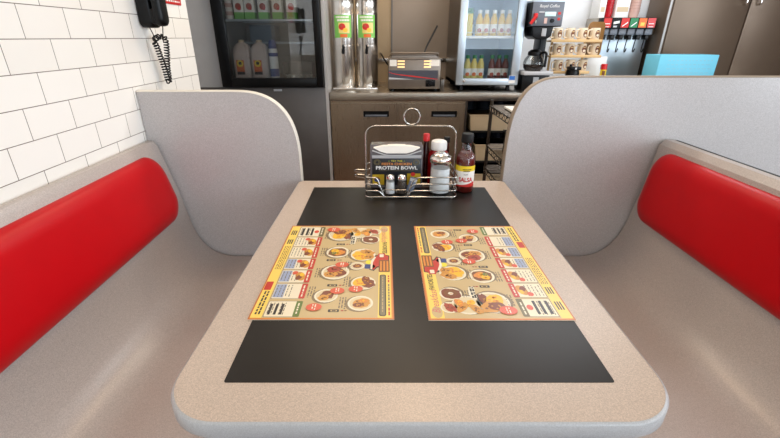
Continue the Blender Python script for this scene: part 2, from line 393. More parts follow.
MB().lathe([(.24, 0), (.24, .012), (.05, .03), (.04, .03)], 0, 0, 0, M['black'], 32).build('base', tb)

# ------------------------------------------------------------------ menus (one printed sheet, 17 x 11 units, a runs along the text, b up the page)
def make_menu():
    s = .0253; W, Hh = 17., 11.; mb = MB(); lvl = [0]
    def F(u, v): return ((u-W/2)*s, (v-Hh/2)*s*1.02, .0012+lvl[0]*.00007)
    def R(a0, a1, b0, b1, mat, l, r=0.):
        lvl[0] = l; mb.flat(rrect(a0, a1, b0, b1, r, 4) if r else [(a0, b0), (a1, b0), (a1, b1), (a0, b1)], F, M[mat])
    def E(a, b, ra, rb, mat, l, rot=0., n=20, k0=0., k1=360.):
        lvl[0] = l; c, sn = math.cos(rot), math.sin(rot)
        mb.flat([(a+ra*math.cos(q)*c-rb*math.sin(q)*sn, b+ra*math.cos(q)*sn+rb*math.sin(q)*c) for q in [math.radians(k0+(k1-k0)*i/n) for i in range(n)]], F, M[mat])
    def POLY(p, mat, l): lvl[0] = l; mb.flat(p, F, M[mat])
    def T(txt, size, a, b, mat, l=9, **k): lvl[0] = l; mb.text(txt, size, F, M[mat], a, b, **k)
    def lines(a0, a1, b0, b1, nrow, mat='m_text', l=6, th=.09):
        for i in range(nrow):
            b = b1-(b1-b0)*(i+.5)/nrow; x = a0
            while x < a1-.1:
                L = random.uniform(.15, .5); R(x, min(x+L, a1), b-th/2, b+th/2, mat, l); x += L+random.uniform(.08, .16)
    mb.box(-W/2*s, W/2*s, -Hh/2*s*1.02, Hh/2*s*1.02, 0, .0012, M['m_paper'])
    R(0, W, 0, Hh, 'm_edge', 1); R(.1, W-.1, .1, Hh-.1, 'm_orange', 2); R(.2, W-.2, .2, Hh-.2, 'm_kraft', 3)
    R(.22, W-.22, 9.75, Hh-.2, 'm_yellow', 4); R(.22, W-.22, .12, .98, 'm_yellow', 4)
    # title strip
    E(1.0, 10.25, .75, .42, 'm_kraft', 5)
    T('Breakfast', .86, 2.45, 10.25, 'm_pink', 7, shear=.35)
    T('FAVORITES', .62, 5.35, 10.28, 'm_dark', 7, bold=.02, sx=.8)
    # ribbon emblem in the strip
    POLY([(7.0, 9.35), (8.1, 9.0), (9.7, 8.9), (9.9, 9.3), (9.3, 9.6), (9.1, 10.7), (7.0, 10.75), (6.7, 10.0)], 'm_dark', 5)
    POLY([(7.1, 9.5), (8.1, 9.15), (9.5, 9.05), (9.7, 9.3), (9.1, 9.55), (8.9, 10.6), (7.1, 10.65), (6.85, 10.0)], 'm_red', 6)
    POLY([(7.2, 9.25), (8.2, 8.98), (9.6, 9.0), (9.65, 9.15), (8.3, 9.2), (7.3, 9.48)], 'm_plate', 7)
    R(7.9, 10.1, 9.75, 10.75, 'm_brown', 7, .1)
    for k in range(3): R(8.1, 9.9, 9.86+k*.3, 10.03+k*.3, 'm_orange', 8)
    POLY([(6.6, 9.7), (7.5, 9.5), (7.5, 10.5), (6.6, 10.3)], 'm_red', 8); R(6.75, 7.35, 9.8, 10.2, 'm_plate', 9, .08)
    # grey bar and its line of small print
    R(10.55, 16.6, 9.85, 10.4, 'm_dark', 5, .2); R(10.65, 16.5, 9.93, 10.32, 'm_grey', 6, .16); lines(10.9, 16.2, 10.02, 10.22, 1, 'm_kraft', 7, .07)
    lines(10.7, 12.0, 10.55, 10.7, 1, 'm_red', 6, .13); lines(12.1, 15.4, 10.55, 10.7, 1, 'm_text', 6, .12); lines(15.5, 16.6, 10.55, 10.7, 1, 'm_red', 6, .13)
    # plates
    def plate(a, b, r, foods, ry=None):
        ry = ry or r
        E(a+.08, b-.12, r*1.05, ry*1.05, 'm_shadow', 4); E(a, b, r*.97, ry*.97, 'm_plate', 5); E(a, b, r*.82, ry*.82, 'm_caramel', 6)
        for i, (da, db, fa, fb, mat, rot) in enumerate(foods): 
            c, sn = math.cos(rot), math.sin(rot); blob = []
            for k in range(18):
                q = 2*PI*k/18; j_ = 1.16+random.uniform(-.16, .14); x_, y_ = fa*r*j_*math.cos(q), fb*ry*j_*math.sin(q); blob.append((a+da*r+x_*c-y_*sn, b+db*ry+x_*sn+y_*c))
            POLY(blob, mat, 7+3*i)
            for k in range(7):
                q = random.uniform(0, 2*PI); h_ = random.uniform(.1, .75); E(a+da*r+fa*r*h_*math.cos(q), b+db*ry+fb*ry*h_*math.sin(q), fa*r*.2, fb*ry*.16, {'m_egg': 'm_orange', 'm_toast': 'm_brown', 'm_meat': 'm_toast', 'm_brown': 'm_meat', 'm_orange': 'm_egg', 'm_bacon': 'm_meat'}.get(mat, 'm_toast'), 8+3*i, q, 8)
    plate(14.9, 8.35, 1.05, [(0, .1, .5, .6, 'm_toast', .4), (.25, -.2, .25, .3, 'm_meat', 0), (-.3, .2, .22, .3, 'm_orange', 0)])
    plate(11.9, 8.45, 1.1, [(.1, .35, .55, .5, 'm_meat', .5), (-.1, -.25, .5, .5, 'm_egg', 0), (-.35, .2, .5, .3, 'm_meat', .2)])
    plate(9.0, 7.75, .72, [(0, 0, .45, .5, 'm_meat', 0), (.1, .1, .15, .2, 'm_toast', 0)])
    R(8.7, 9.5, 8.45, 8.95, 'm_jam', 6, .1); E(9.1, 9.2, .3, .2, 'm_blue', 6); E(8.3, 8.8, .4, .3, 'm_lemon', 6)
    plate(6.8, 8.2, 1.25, [(.15, -.15, .65, .6, 'm_egg', .3), (-.35, .35, .35, .55, 'm_toast', -.5), (.4, .5, .3, .35, 'm_toast', .2)])
    plate(3.52, 8.85, .95, [(0, 0, .7, .75, 'm_meat', 0), (.05, 0, .45, .5, 'm_brown', 0), (0, 0, .18, .2, 'm_plate', 0)])
    plate(1.95, 7.75, 1.3, [(.25, -.25, .22, .24, 'm_egg', 0), (-.05, -.1, .2, .22, 'm_egg', 0), (-.25, .35, .5, .22, 'm_toast', -.6), (-.45, -.45, .45, .25, 'm_toast', .5), (.2, .5, .35, .22, 'm_orange', .3)])
    plate(1.6, 9.2, .75, [(0, .15, .75, .3, 'm_bacon', .3), (-.1, -.3, .7, .25, 'm_bacon', .35)])
    plate(13.85, 5.5, 1.0, [(-.1, .1, .5, .5, 'm_meat', .3), (.3, -.2, .35, .4, 'm_toast', 0)])
    plate(10.1, 5.85, 1.3, [(0, .1, .6, .5, 'm_meat', .6), (.3, -.3, .35, .4, 'm_toast', 0), (-.35, -.15, .35, .4, 'm_bacon', .4)])
    plate(6.3, 5.7, 1.15, [(0, 0, .66, .7, 'm_brown', 0), (.1, .1, .4, .45, 'm_orange', .3), (-.2, -.25, .3, .3, 'm_egg', 0), (.2, -.3, .2, .2, 'm_green', 0)])
    plate(2.3, 5.75, 1.5, [(.05, .35, .6, .3, 'm_dark', .3), (.15, .3, .55, .25, 'm_meat', .3), (.2, -.2, .45, .42, 'm_egg', 0), (-.45, .15, .42, .5, 'm_toast', .4), (-.4, -.2, .3, .4, 'm_meat', 0)])
    for a, b, r in ((12.93, 7.86, .6), (13.2, 6.35, .6), (15.5, 4.75, .62), (8.85, 6.35, .62), (1.15, 4.75, .7)):
        E(a, b, r*.8, r, 'm_badge', 26); lines(a-.35, a+.35, b-.2, b+.2, 2, 'm_plate', 27, .1)
    # captions beside the plates
    for a, b in ((14.9, 6.9), (11.7, 7.0), (6.6, 6.75), (3.2, 7.6), (10.2, 4.35), (6.2, 4.3), (13.3, 4.2), (2.6, 4.25), (9.0, 6.9)):
        lines(a-.8, a+.8, b-.3, b+.35, 3, 'm_text', 5, .1)
    POLY([(2.6, 6.9), (4.6, 6.75), (4.5, 7.25), (3.3, 7.4)], 'm_plate', 5); lines(2.9, 4.6, 6.8, 7.2, 2, 'm_dark', 6, .16)
    for a, b in ((15.9, 6.4), (12.3, 5.9), (7.9, 5.3), (4.6, 5.9)):
        R(a-.18, a+.18, b-.5, b+.35, 'm_dark', 5, .08); R(a-.1, a+.1, b-.3, b+.2, 'm_kraft', 6); R(a-.06, a+.06, b-.2, b+.1, 'm_dark', 7); E(a, b+.6, .09, .12, 'm_bacon', 6); E(a, b+.85, .08, .1, 'm_brown', 6)
    # price panels along the other long side
    def section(a0, a1, food, blue, tab='m_red'):
        R(a0, a1, 1.05, 3.75, 'm_shadow', 4, .1); R(a0+.05, a1-.05, 1.1, 3.7, 'm_paper', 5, .08)
        R(a0+.05, a1-.05, 3.28, 3.78, tab, 6, .06); lines(a0+.3, a1-.3, 3.42, 3.6, 1, 'm_plate', 7, .12)
        if blue: R(a0+.15, a1-.2, 1.15, 2.0, 'm_blue', 6)
        for k in range(5): lines(a0+.25, a1-.3, 1.2+k*.3, 1.36+k*.3, 1, 'm_text', 7, .07)
        if food:
            E((a0+a1)/2, 2.85, .75, .42, 'm_toast', 7, .3); E((a0+a1)/2+.2, 2.75, .45, .25, 'm_meat', 8, -.3); E((a0+a1)/2-.25, 2.95, .3, .2, 'm_egg', 9)
            E(a0+.5, 2.3, .3, .25, 'm_badge', 9)
    section(14.6, 16.7, 0, 0, 'm_green')
    for k in range(3): R(15.0, 16.4, 1.3+k*.45, 1.5+k*.45, 'm_dark', 8)
    for a0, a1, fd, bl_ in ((12.0, 14.3, 0, 1), (9.75, 11.9, 1, 1), (7.6, 9.65, 1, 1), (5.2, 7.5, 1, 0), (2.95, 5.1, 1, 0)): section(a0, a1, fd, bl_)
    section(.4, 2.8, 0, 0, 'm_olive')
    for k in range(3): R(.75, 2.5, 1.35+k*.5, 1.58+k*.5, 'm_dark', 8)
    E(1.6, 2.95, .35, .25, 'm_badge', 8)
    for a0, a1 in ((1.3, 2.4), (3.5, 4.5)):
        for k in range(3): R(a0, a1, .3+k*.2, .42+k*.2, 'm_dark', 5)
    lines(5.0, 9.6, .25, .9, 4, 'm_brown', 5, .07); R(11.7, 13.0, .15, .75, 'm_red', 5, .05); lines(13.2, 16.4, .3, .8, 2, 'm_dark', 5, .14)
    return mb
sd = random.getstate()
mm = make_menu().build('placemat_menu', None, (.2280, .857, TZ+.0007), (0, 0, math.radians(90)), angle=20)
tag(mm, 'printed breakfast menu placemat with its title strip facing left, nearer the open aisle bench', 'menu', 'menu placemats on the table')
m2 = mm.copy(); COL.objects.link(m2); m2.location = (-.1220, .859, TZ+.0007); m2.rotation_euler = (0, 0, math.radians(-90))
m2['label'] = 'printed breakfast menu placemat with its title strip facing right, nearer the tiled wall bench'

# ------------------------------------------------------------------ condiments
def Q(px, y, z): return (px, y, z)
TT = TZ+.0007
cd = thing('condiment_caddy', 'chrome wire condiment caddy with ring handle standing on the dark inlay', 'caddy', (.095, 1.382, TT))
def cyl_map(cx, cy, r):
    return lambda u, v: (cx+r*math.sin(u/r), cy-r*math.cos(u/r), v)
x0, x1, y0, y1 = -.158, .150, -.088, .088    # local extents
loop = lambda z, i=0.: [(a, b, z) for a, b in rrect(x0+i, x1-i, y0+i, y1-i, .018, 5)]
w = MB(); w.tube(loop(.006), .0026, M['wire'], 8, True)
for k in range(1, 4): x = x0+(x1-x0)*k/4; w.tube([(x, y0, .006), (x, y1, .006)], .0014, M['wire'], 6)
for k in range(1, 3): y = y0+(y1-y0)*k/3; w.tube([(x0, y, .0045), (x1, y, .0045)], .0014, M['wire'], 6)
for sx_ in (x0+.02, x1-.02):
    for sy_ in (y0, y1): w.lathe([(0, 0), (.004, 0), (.004, .005), (0, .006)], sx_, sy_, 0, M['wire'], 8)
w.build('base_tray', cd)
# rails: back and sides full, front broken by the shaker bay
bay0, bay1 = -.098, -.016
for z in (.028, .051, .074):
    rl = MB()
    front_l = fillet([(x0+.018, y0, z), (bay0-(.012 if z < .07 else .02), y0, z), (bay0+.004, y0, .007)], .022, 6)
    front_r = fillet([(bay1-.002, y0, .007), (bay1+(.012 if z < .07 else .02), y0, z), (x1-.018, y0, z)], .022, 6)
    outer = [Vector((a, b, z)) for a, b in arc(x1-.018, y0+.018, .018, 270, 360, 5)+arc(x1-.018, y1-.018, .018, 0, 90, 5)+arc(x0+.018, y1-.018, .018, 90, 180, 5)+arc(x0+.018, y0+.018, .018, 180, 270, 5)]
    rl.tube(front_r+outer+front_l, .0022, M['wire'], 8); rl.build('rail', cd)
w = MB(); w.tube(fillet([(bay0, y0+.003, .008), (bay0, y0+.003, .03), (bay1, y0+.003, .03), (bay1, y0+.003, .008)], .006, 4), .0017, M['wire'], 6)
w.build('shaker_bay', cd)
w = MB(); w.tube(fillet([(x0, 0, .004), (x0, 0, .227), (x1, 0, .227), (x1, 0, .004)], .04, 8), .0028, M['wire'], 8)
hd = w.build('handle', cd)
MB().tube([(.0-.002+.0265*math.cos(a), 0, .2565+.0265*math.sin(a)) for a in [2*PI*i/28 for i in range(28)]], .0032, M['wire'], 8, True).build('handle_ring', cd)
w = MB()
for z in (.05, .068): w.tube(fillet([(x0, -.02, z), (x0-.04, -.012, z+.004), (x0-.04, .012, z+.004), (x0, .02, z)], .014, 5), .0014, M['wire'], 6)
w.build('side_loop', cd)

# napkin dispenser
CZ = TT+.0078
nd = thing('napkin_dispenser', 'smoky grey napkin dispenser with dark protein bowl sign standing in caddy', 'napkin dispenser', (.044, 1.415, CZ))
hw = .09; yf = -.03; yb = .04; K = .885
w = MB().prism([(yf, 0), (yb, 0), (yb, .168), (yf+.026, .168), (yf+.006, .15), (yf, .128)], 'x', -hw, hw, M['smoky'], .006)
w.build('housing', nd)
def slope(u, v):   # along the sloped top front
    t = v; return (u, yf-.0007+.006*min(t/.022, 1)+max(0, t-.022)*1.1, .128+t)
w = MB()
lens = [(-.078, .0335), (-.045, .0395), (0, .041), (.045, .0395), (.078, .0335), (.056, .021), (.034, .014), (-.034, .014), (-.056, .021)]
nfl = MB(); cz_ = [(u, yf-.006+(.02 if False else 0)+v*.35, .128+v) for u, v in lens]
nfl.add([(u, y-.004, z) for u, y, z in cz_]+[(u, y+.025, z) for u, y, z in cz_], [list(range(9))[::-1]]+[(i, (i+1) % 9, 9+(i+1) % 9, 9+i) for i in range(9)], M['paper'])
nfl.build('napkin', nd, recalc=True)
w = MB().tube(fillet([(-.082, yf-.003, .152), (-.06, yf-.004, .144), (-.035, yf-.006, .134), (.035, yf-.006, .134), (.06, yf-.004, .144), (.082, yf-.003, .152)], .02, 5), .0025, M['lightgrey'], 8)
w.box(-.083, .083, yf-.002, yf, .121, .133, M['lightgrey'], .0008)
w.build('opening_rim', nd)
sg = MB(); sg.box(-.083, .083, yf-.003, yf, .012, .12, M['signdark'], .0008)
F = lambda u, v: (u, yf-.0034, v)
G = lambda u, v: (u, yf-.0038, v)
sg.text('TRY THE', .010, F, M['m_lemon'], 0, .1105); sg.text('FIESTA CHICKEN', .0135, F, M['amberink'], 0, .0985, bold=.012); sg.text('PROTEIN BOWL', .0195, F, M['white'], 0, .0825, bold=.03)
for sx_ in (-1, 1):
    for r_ in (.0105, .0065): sg.tube([(sx_*.066+r_*math.cos(q), yf-.0034, .106+r_*math.sin(q)) for q in [2*PI*i/16 for i in range(16)]], .0009, M['m_olive'], 6, True)
    sg.flat([(sx_*.026+p, .111+q) for p, q in ((0, .004), (-.003, -.003), (.003, -.003))], F, M['m_green'])
sg.flat([(-.06, .071), (.06, .071), (.06, .0722), (-.06, .0722)], F, M['m_grey'])
sg.flat([(-.082, .013), (-.042, .013), (-.042, .056), (-.082, .056)], F, M['gold_yellow'])
sg.flat([(.036, .013), (.082, .013), (.082, .06), (.036, .06)], F, M['gold_yellow'])
sg.flat(arc(-.066, .036, .011, 180, 360, 10), G, M['m_jam']); sg.flat(arc(-.066, .036, .009, 0, 180, 10), G, M['m_meat'])
sg.flat(arc(.056, .057, .008, 0, 360, 14)[:-1], G, M['redink'])
for k in range(3): sg.flat([(.046, .024+k*.009), (.076, .024+k*.009), (.076, .026+k*.009), (.046, .026+k*.009)], G, M['m_dark'])
sg.build('sign_card', nd)

for o_ in nd.children: o_.scale = (1.03, 1, K)
def shaker(name, label, x, y, fill):
    t = thing(name, label, 'shaker', (x, y, CZ), 0, 'salt and pepper shakers')
    MB().lathe([(.0, .001), (.0165, .001), (.0175, .004), (.0155, .034), (.0135, .052)], 0, 0, 0, M['glass'], 20, cap=False).build('glass_body', t)
    MB().lathe([(0, .003), (.0155, .003), (.0142, .032), (.0138, .043), (0, .043)], 0, 0, 0, fill, 20).build('contents', t)
    MB().lathe([(.0148, .050), (.0148, .058), (.0135, .063), (.0075, .067), (0, .068)], 0, 0, 0, M['chrome'], 20, cap=False).build('cap', t)
    return t
shaker('salt_shaker', 'small glass salt shaker with chrome cap and white salt in front of napkin dispenser', .0215, 1.326, M['salt'])
shaker('pepper_shaker', 'small glass pepper shaker with chrome cap and dark pepper beside the salt', .0605, 1.326, M['pepper'])
pk = MB(); pk.box(-.012, .012, -.0015, .0015, 0, .05, M['packet'], .0008); pk.box(-.0122, .0122, -.0019, .0019, .036, .046, M['lightgrey'])
tag(pk.build('sweetener_packet', None, (.0885, 1.345, CZ), (math.radians(-14), math.radians(20), 0)), 'small blue grey packet leaning right of the pepper shaker', 'packet')

t = thing('sugar_dispenser', 'fluted glass sugar pourer with chrome flap lid at right end of caddy', 'sugar dispenser', (.1915, 1.343, CZ))
fl = MB(); seg = 40; prof = [(.001, .001), (.032, .001), (.0345, .006), (.0335, .02), (.031, .07), (.031, .108), (.0325, .116)]; vs = []; n = len(prof)
for i in range(seg):
    a = 2*PI*i/seg
    for k, (r, z) in enumerate(prof): r *= 1.06; z *= .94; rr = r*(1+(.018 if i % 4 < 2 else -.018)*(1 if 2 < k < 5 else 0)); vs.append((rr*math.cos(a), rr*math.sin(a), z))
fl.add(vs, [(i*n+k, ((i+1) % seg)*n+k, ((i+1) % seg)*n+k+1, i*n+k+1) for i in range(seg) for k in range(n-1)], M['glass']).build('glass_body', t)
MB().lathe([(0, .004), (.033, .004), (.0335, .008), (.0315, .07), (.031, .087), (.0, .088)], 0, 0, 0, M['sugar'], 28).build('sugar', t)
w = MB(); w.lathe([(.0355, .106), (.0368, .108), (.0368, .121), (.034, .127), (.022, .135), (.012, .138), (0, .139)], 0, 0, 0, M['polished'], 28, cap=False)
w.box(-.012, .012, -.014, .012, .1380, .1405, M['chrome'], .001); w.tube([(-.013, .01, .140), (.013, .01, .140)], .002, M['chrome'], 8)
w.build('lid', t)

t = thing('ketchup_bottle', 'red squeeze ketchup bottle with broad white cap behind the sugar pourer', 'bottle', (.194, 1.426, CZ))
MB().lathe([(.0, 0), (.035, 0), (.038, .004), (.0375, .05), (.038, .10), (.034, .116), (.024, .128), (.022, .133)], 0, 0, 0, M['ketchup'], 28).build('bottle_body', t)
MB().lathe([(.0275, .129), (.028, .133), (.028, .152), (.026, .158), (.02, .161), (0, .162)], 0, 0, 0, M['white'], 28).build('cap', t)
t = thing('hot_sauce_bottle', 'slim brown hot sauce bottle with red cap beside the napkin dispenser', 'bottle', (.1515, 1.4495, CZ))
MB().lathe([(0, 0), (.0145, 0), (.0155, .003), (.0155, .095), (.0145, .112), (.0095, .13), (.0085, .155)], 0, 0, 0, M['hot'], 20).build('bottle_body', t)
MB().lathe([(.0118, .154), (.0118, .176), (.0105, .179), (0, .1795)], 0, 0, 0, M['redcap'], 20).build('cap', t)
t = thing('sauce_bottle', 'slim dark sauce bottle with black cap behind right side of ketchup', 'bottle', (.2265, 1.4615, CZ))
MB().lathe([(0, 0), (.0085, 0), (.0095, .003), (.0095, .12), (.0085, .138), (.008, .146)], 0, 0, 0, M['hot'], 18).build('bottle_body', t)
MB().lathe([(.0105, .145), (.0105, .164), (0, .166)], 0, 0, 0, M['black'], 18).build('cap', t)

t = thing('salsa_bottle', 'glass salsa bottle with black cap and yellow white label beside the caddy', 'bottle', (.2825, 1.376, TT))
MB().lathe([(0, 0), (.030, 0), (.0325, .004), (.0325, .118), (.030, .13), (.021, .142), (.0165, .15), (.0155, .176)], 0, 0, 0, M['glass'], 32, cap=False).build('glass_body', t)
MB().lathe([(0, .002), (.0300, .003), (.0316, .007), (.0316, .117), (.029, .129), (.02, .139), (0, .1395)], 0, 0, 0, M['salsa'], 32).build('sauce', t)
MB().lathe([(.0195, .174), (.0202, .176), (.0202, .199), (.0185, .203), (0, .204)], 0, 0, 0, M['softblack'], 28).build('cap', t)
lb = MB(); ra = .0328; f0 = lambda r: (lambda u, v: (r*math.sin(u/ra), -r*math.cos(u/ra), v))
lb.grid(-.08, .08, .026, .098, 32, 1, f0(ra), M['paper']); lb.grid(-.08, .08, .079, .098, 32, 1, f0(ra+.0001), M['yellow']); lb.grid(-.08, .08, .024, .028, 32, 1, f0(ra+.0001), M['redink'])
fm = f0(ra+.0008)
lb.add([f0(ra+.0002)(-.036+.072*i/14, v) for i in range(15) for v in (.027, .029+.014*(i/14)**1.6)], [(2*i, 2*i+2, 2*i+3, 2*i+1) for i in range(14)], M['redink'])
lb.text('SALSA', .0215, fm, M['redink'], -.002, .049, bold=.03, sx=.82); lb.text('HOT', .007, fm, M['m_dark'], -.002, .068)
for k, (a, b) in enumerate(((-.014, .012), (-.011, .009))):
    x = a
    while x < b: L = random.uniform(.002, .004); lb.flat([(x, .0845-k*.006), (x+L, .0845-k*.006), (x+L, .0875-k*.006), (x, .0875-k*.006)], fm, M['m_dark']); x += L+.0008
lb.build('label', t)

# ------------------------------------------------------------------ wall phone and sign
WX = -.875
t = thing('wall_telephone', 'black wall telephone with hanging coiled cord on white tile', 'telephone', (WX, 1.640, 1.29))
MB().prism(rrect(-.022, .046, .0, .235, .022), 'x', .001, .05, M['black'], .008).build('base', t)
hs = MB(); hs.prism([(y, z) for y, z in rrect(-.03, .03, .005, .225, .026)], 'x', .058, .092, M['black'], .012)
hs.box(.045, .07, -.024, .024, .012, .062, M['black'], .008); hs.box(.045, .07, -.024, .024, .168, .218, M['black'], .008)
hs.build('handset', t)
lead = MB()
lead.tube([(.03, -.01, .002), (.033, .0, -.02), (.03, .006, -.045)], .0019, M['black'], 6); lead.tube([(.075, .0, .012), (.065, .01, -.015), (.055, .02, -.045)], .0017, M['black'], 6)
lead.build('lead_wire', t)
cp = []
path = fillet([(.03, .006, -.04), (.034, .03, -.028), (.055, .04, -.03), (.052, .045, -.06), (.035, .052, -.14), (.03, .058, -.187), (.03, .046, -.19), (.033, .03, -.13), (.032, .01, -.06), (.03, .0, -.045)], .02, 6)
# helix around the path
tot = [0.]
for a, b in zip(path, path[1:]): tot.append(tot[-1]+(b-a).length)
hel = []; N = 700; turns = tot[-1]/.0098; up = Vector((1, 0, 0))
for i in range(N+1):
    d = tot[-1]*i/N; k = max(j for j in range(len(tot)) if tot[j] <= d+1e-9); k = min(k, len(path)-2)
    q = path[k].lerp(path[k+1], (d-tot[k])/max(tot[k+1]-tot[k], 1e-9)); tn = (path[k+1]-path[k]).normalized() if (path[k+1]-path[k]).length > 1e-9 else Vector((0, 0, 1))
    u = (up-tn*up.dot(tn)).normalized(); ww = tn.cross(u); an = 2*PI*turns*i/N
    hel.append(q+(u*math.cos(an)+ww*math.sin(an))*.0082)
MB().tube(hel, .0027, M['softblack'], 5).build('coiled_cord', t)
t = MB(); t.prism(rrect(1.79, 1.985, 1.383, 1.52, .006), 'x', WX+.0005, WX+.004, M['redcap'], .001)
fs_ = lambda u, v: (WX+.0044, u, v)
for z_, h_ in ((1.392, .006), (1.405, .006), (1.42, .01)):
    x = 1.81
    while x < 1.965: L = random.uniform(.008, .02); t.flat([(x, z_), (min(x+L, 1.97), z_), (min(x+L, 1.97), z_+h_), (x, z_+h_)], fs_, M['white']); x += L+.005
tag(t.build('wall_sign'), 'small red wall sign with white lettering beside the telephone', 'sign')

# ------------------------------------------------------------------ refrigerator
YG = 3.08
fr = thing('reach_in_refrigerator', 'stainless reach in refrigerator with black framed glass door left of counter', 'refrigerator', (-.9, 3.45, 0))
def L(mb, name, par, o): return mb.build(name, par) 
def shift(ob, par): ob.location = Vector((0, 0, 0))-par.location; return ob
w = MB(); S, DS = M['bodysteel'], M['darksteel']
w.box(-1.66, -1.165, 3.12, 3.8, .1, 2.1, M['bodysteel']); w.box(-.425, -.403, 3.1, 3.8, .1, 2.1, S); w.box(-1.165, -.425, 3.77, 3.8, .93, 2.1, S); w.box(-1.165, -.425, 3.13, 3.8, 2.05, 2.1, S)
shift(w.build('body', fr), fr)
w = MB(); w.box(-1.66, -.425, 3.10, 3.8, .06, .925, M['lowsteel'], .003); shift(w.build('lower_panel', fr), fr)
w = MB(); w.box(-.8, -.74, 3.096, 3.1, .9, .915, M['lightgrey'], .001); shift(w.build('badge', fr), fr)
w = MB(); LN = M['liner']
w.box(-1.165, -1.15, 3.13, 3.77, .93, 2.05, LN); w.box(-.44, -.425, 3.13, 3.77, .93, 2.05, LN); w.box(-1.15, -.44, 3.755, 3.77, .93, 2.05, LN); w.box(-1.15, -.44, 3.13, 3.755, .926, .968, LN); w.box(-1.15, -.44, 3.13, 3.755, 2.03, 2.05, LN)
shift(w.build('liner', fr), fr)
w = MB(); w.box(-1.66, -.403, 3.16, 3.75, 0, .06, M['black']); shift(w.build('base', fr), fr)
for zz, ya, yb_ in ((1.375, 3.18, 3.75), (1.225, 3.52, 3.75)):
    w = MB(); w.box(-1.15, -.44, ya, ya+.012, zz-.016, zz, M['alu'], .003)
    for k in range(28): x = -1.14+.69*k/27; w.tube([(x, ya+.01, zz-.003), (x, yb_, zz-.003)], .0022, M['alu'], 5)
    for y in (ya+.2, yb_-.02): w.tube([(-1.15, y, zz-.007), (-.44, y, zz-.007)], .003, M['alu'], 5)
    shift(w.build('shelf', fr), fr)
dr = MB(); dx0, dx1, dz0, dz1 = -1.152, -.43, .932, 2.06; ix0, ix1, iz0, iz1 = -1.078, -.478, .994, 1.99
for a in ((dx0, ix0, dz0, dz1), (ix1, dx1, dz0, dz1), (ix0, ix1, dz0, iz0), (ix0, ix1, iz1, dz1)): dr.box(a[0], a[1], YG-.025, YG+.02, a[2], a[3], M['black'], .004)
door = shift(dr.build('door', fr), fr)
g = MB().box(ix0, ix1, YG-.003, YG+.003, iz0, iz1, M['doorglass']).build('glass_pane', door)
h = MB(); h.tube(fillet([(-.452, YG-.025, 1.5), (-.452, YG-.06, 1.5), (-.452, YG-.06, 1.85), (-.452, YG-.025, 1.85)], .02, 5), .009, M['black'], 10); h.build('handle', door)
# contents
FZ = .9685
def carton(label, x, y, z, grp):
    t = thing('juice_carton', label, 'carton', (x, y, z), 0, grp)
    w = MB(); w.box(-.034, .034, -.034, .034, 0, .17, M['paper'], .002); w.prism([(-.034, .17), (.034, .17), (.003, .21), (-.003, .21)], 'x', -.034, .034, M['paper']); w.box(-.034, .034, -.003, .003, .208, .228, M['paper'])
    w.box(-.0343, .0343, -.0343, .0343, .002, .045, M['greenlabel'])
    w.build('carton_body', t)
    w = MB(); ff = lambda u, v: (u, -.0347, v); w.flat(arc(0, .082, .022, 0, 360, 14)[:-1], ff, M['m_bacon']); w.flat(arc(.008, .07, .012, 0, 360, 12)[:-1], lambda u, v: (u, -.0349, v), M['redink'])
    w.flat([(-.026, .125), (.026, .125), (.026, .14), (-.026, .14)], ff, M['green']); w.build('label', t)
    return t
cpos = (-1.035, -.958, -.862, -.762, -.66)
c0 = carton('white and green juice carton at the left end of the refrigerator shelf', cpos[0], 3.3, 1.376, 'juice cartons on the refrigerator shelf')
for x, nm in zip(cpos[1:], ('second', 'middle', 'fourth', 'rightmost')): dup(c0, (x, 3.3, 1.376), 0, ('%s from the left of five white green cartons on refrigerator shelf' if nm in ('second', 'fourth') else '%s of the five white green cartons on the refrigerator shelf') % nm)
t = thing('cup_stack', 'pink striped cup stack at far left of the refrigerator shelf', 'cup', (-1.112, 3.3, 1.376))
w = MB()
for k in range(9): w.lathe([(.024, k*.026), (.028, k*.026+.024), (.03, k*.026+.0255)], 0, 0, 0, M['pinkcup'] if k % 2 else M['paper'], 16)
w.build('cup_rims', t)
def jug(label, x):
    t = thing('milk_jug', label, 'jug', (x, 3.3, FZ), 0, 'plastic jugs in the refrigerator')
    b = MB(); rings = []
    for z, hx, r in ((0, .055, .02), (.005, .06, .022), (.12, .061, .024), (.19, .06, .026), (.222, .054, .036), (.243, .04, .034), (.254, .021, .02), (.262, .02, .019)):
        rings.append([(a, c, z) for a, c in rrect(-hx, hx, -hx, hx, min(r, hx*.98), 5)])
    n = len(rings[0]); vs = [p for r in rings for p in r]; fs = [(k*n+i, k*n+(i+1) % n, (k+1)*n+(i+1) % n, (k+1)*n+i) for k in range(len(rings)-1) for i in range(n)]
    b.add(vs, fs+[list(range(n))[::-1], [(len(rings)-1)*n+i for i in range(n)]], M['jug']); b.build('jug_body', t, angle=50)
    MB().tube(fillet([(.03, -.03, .235), (.052, -.052, .225), (.058, -.058, .16), (.05, -.05, .15)], .02, 5), .008, M['jug'], 8).build('handle', t)
    MB().lathe([(.021, .255), (.021, .272), (0, .273)], 0, 0, 0, M['beige'], 16).build('cap', t)
    l = MB(); f1 = lambda u, v: (u, -.0622, v); f2 = lambda u, v: (u, -.0625, v)
    l.flat([(-.038, .035), (.02, .035), (.02, .135), (-.038, .135)], f1, M['orange']); l.flat([(-.038, .035), (.02, .035), (.02, .055), (-.038, .055)], f2, M['m_dark']); l.flat(arc(-.009, .112, .024, 0, 360, 16)[:-1], f2, M['yellow'])
    l.flat(arc(-.009, .114, .012, 0, 360, 10)[:-1], lambda u, v: (u, -.0627, v), M['m_dark']); l.build('label', t)
    return t
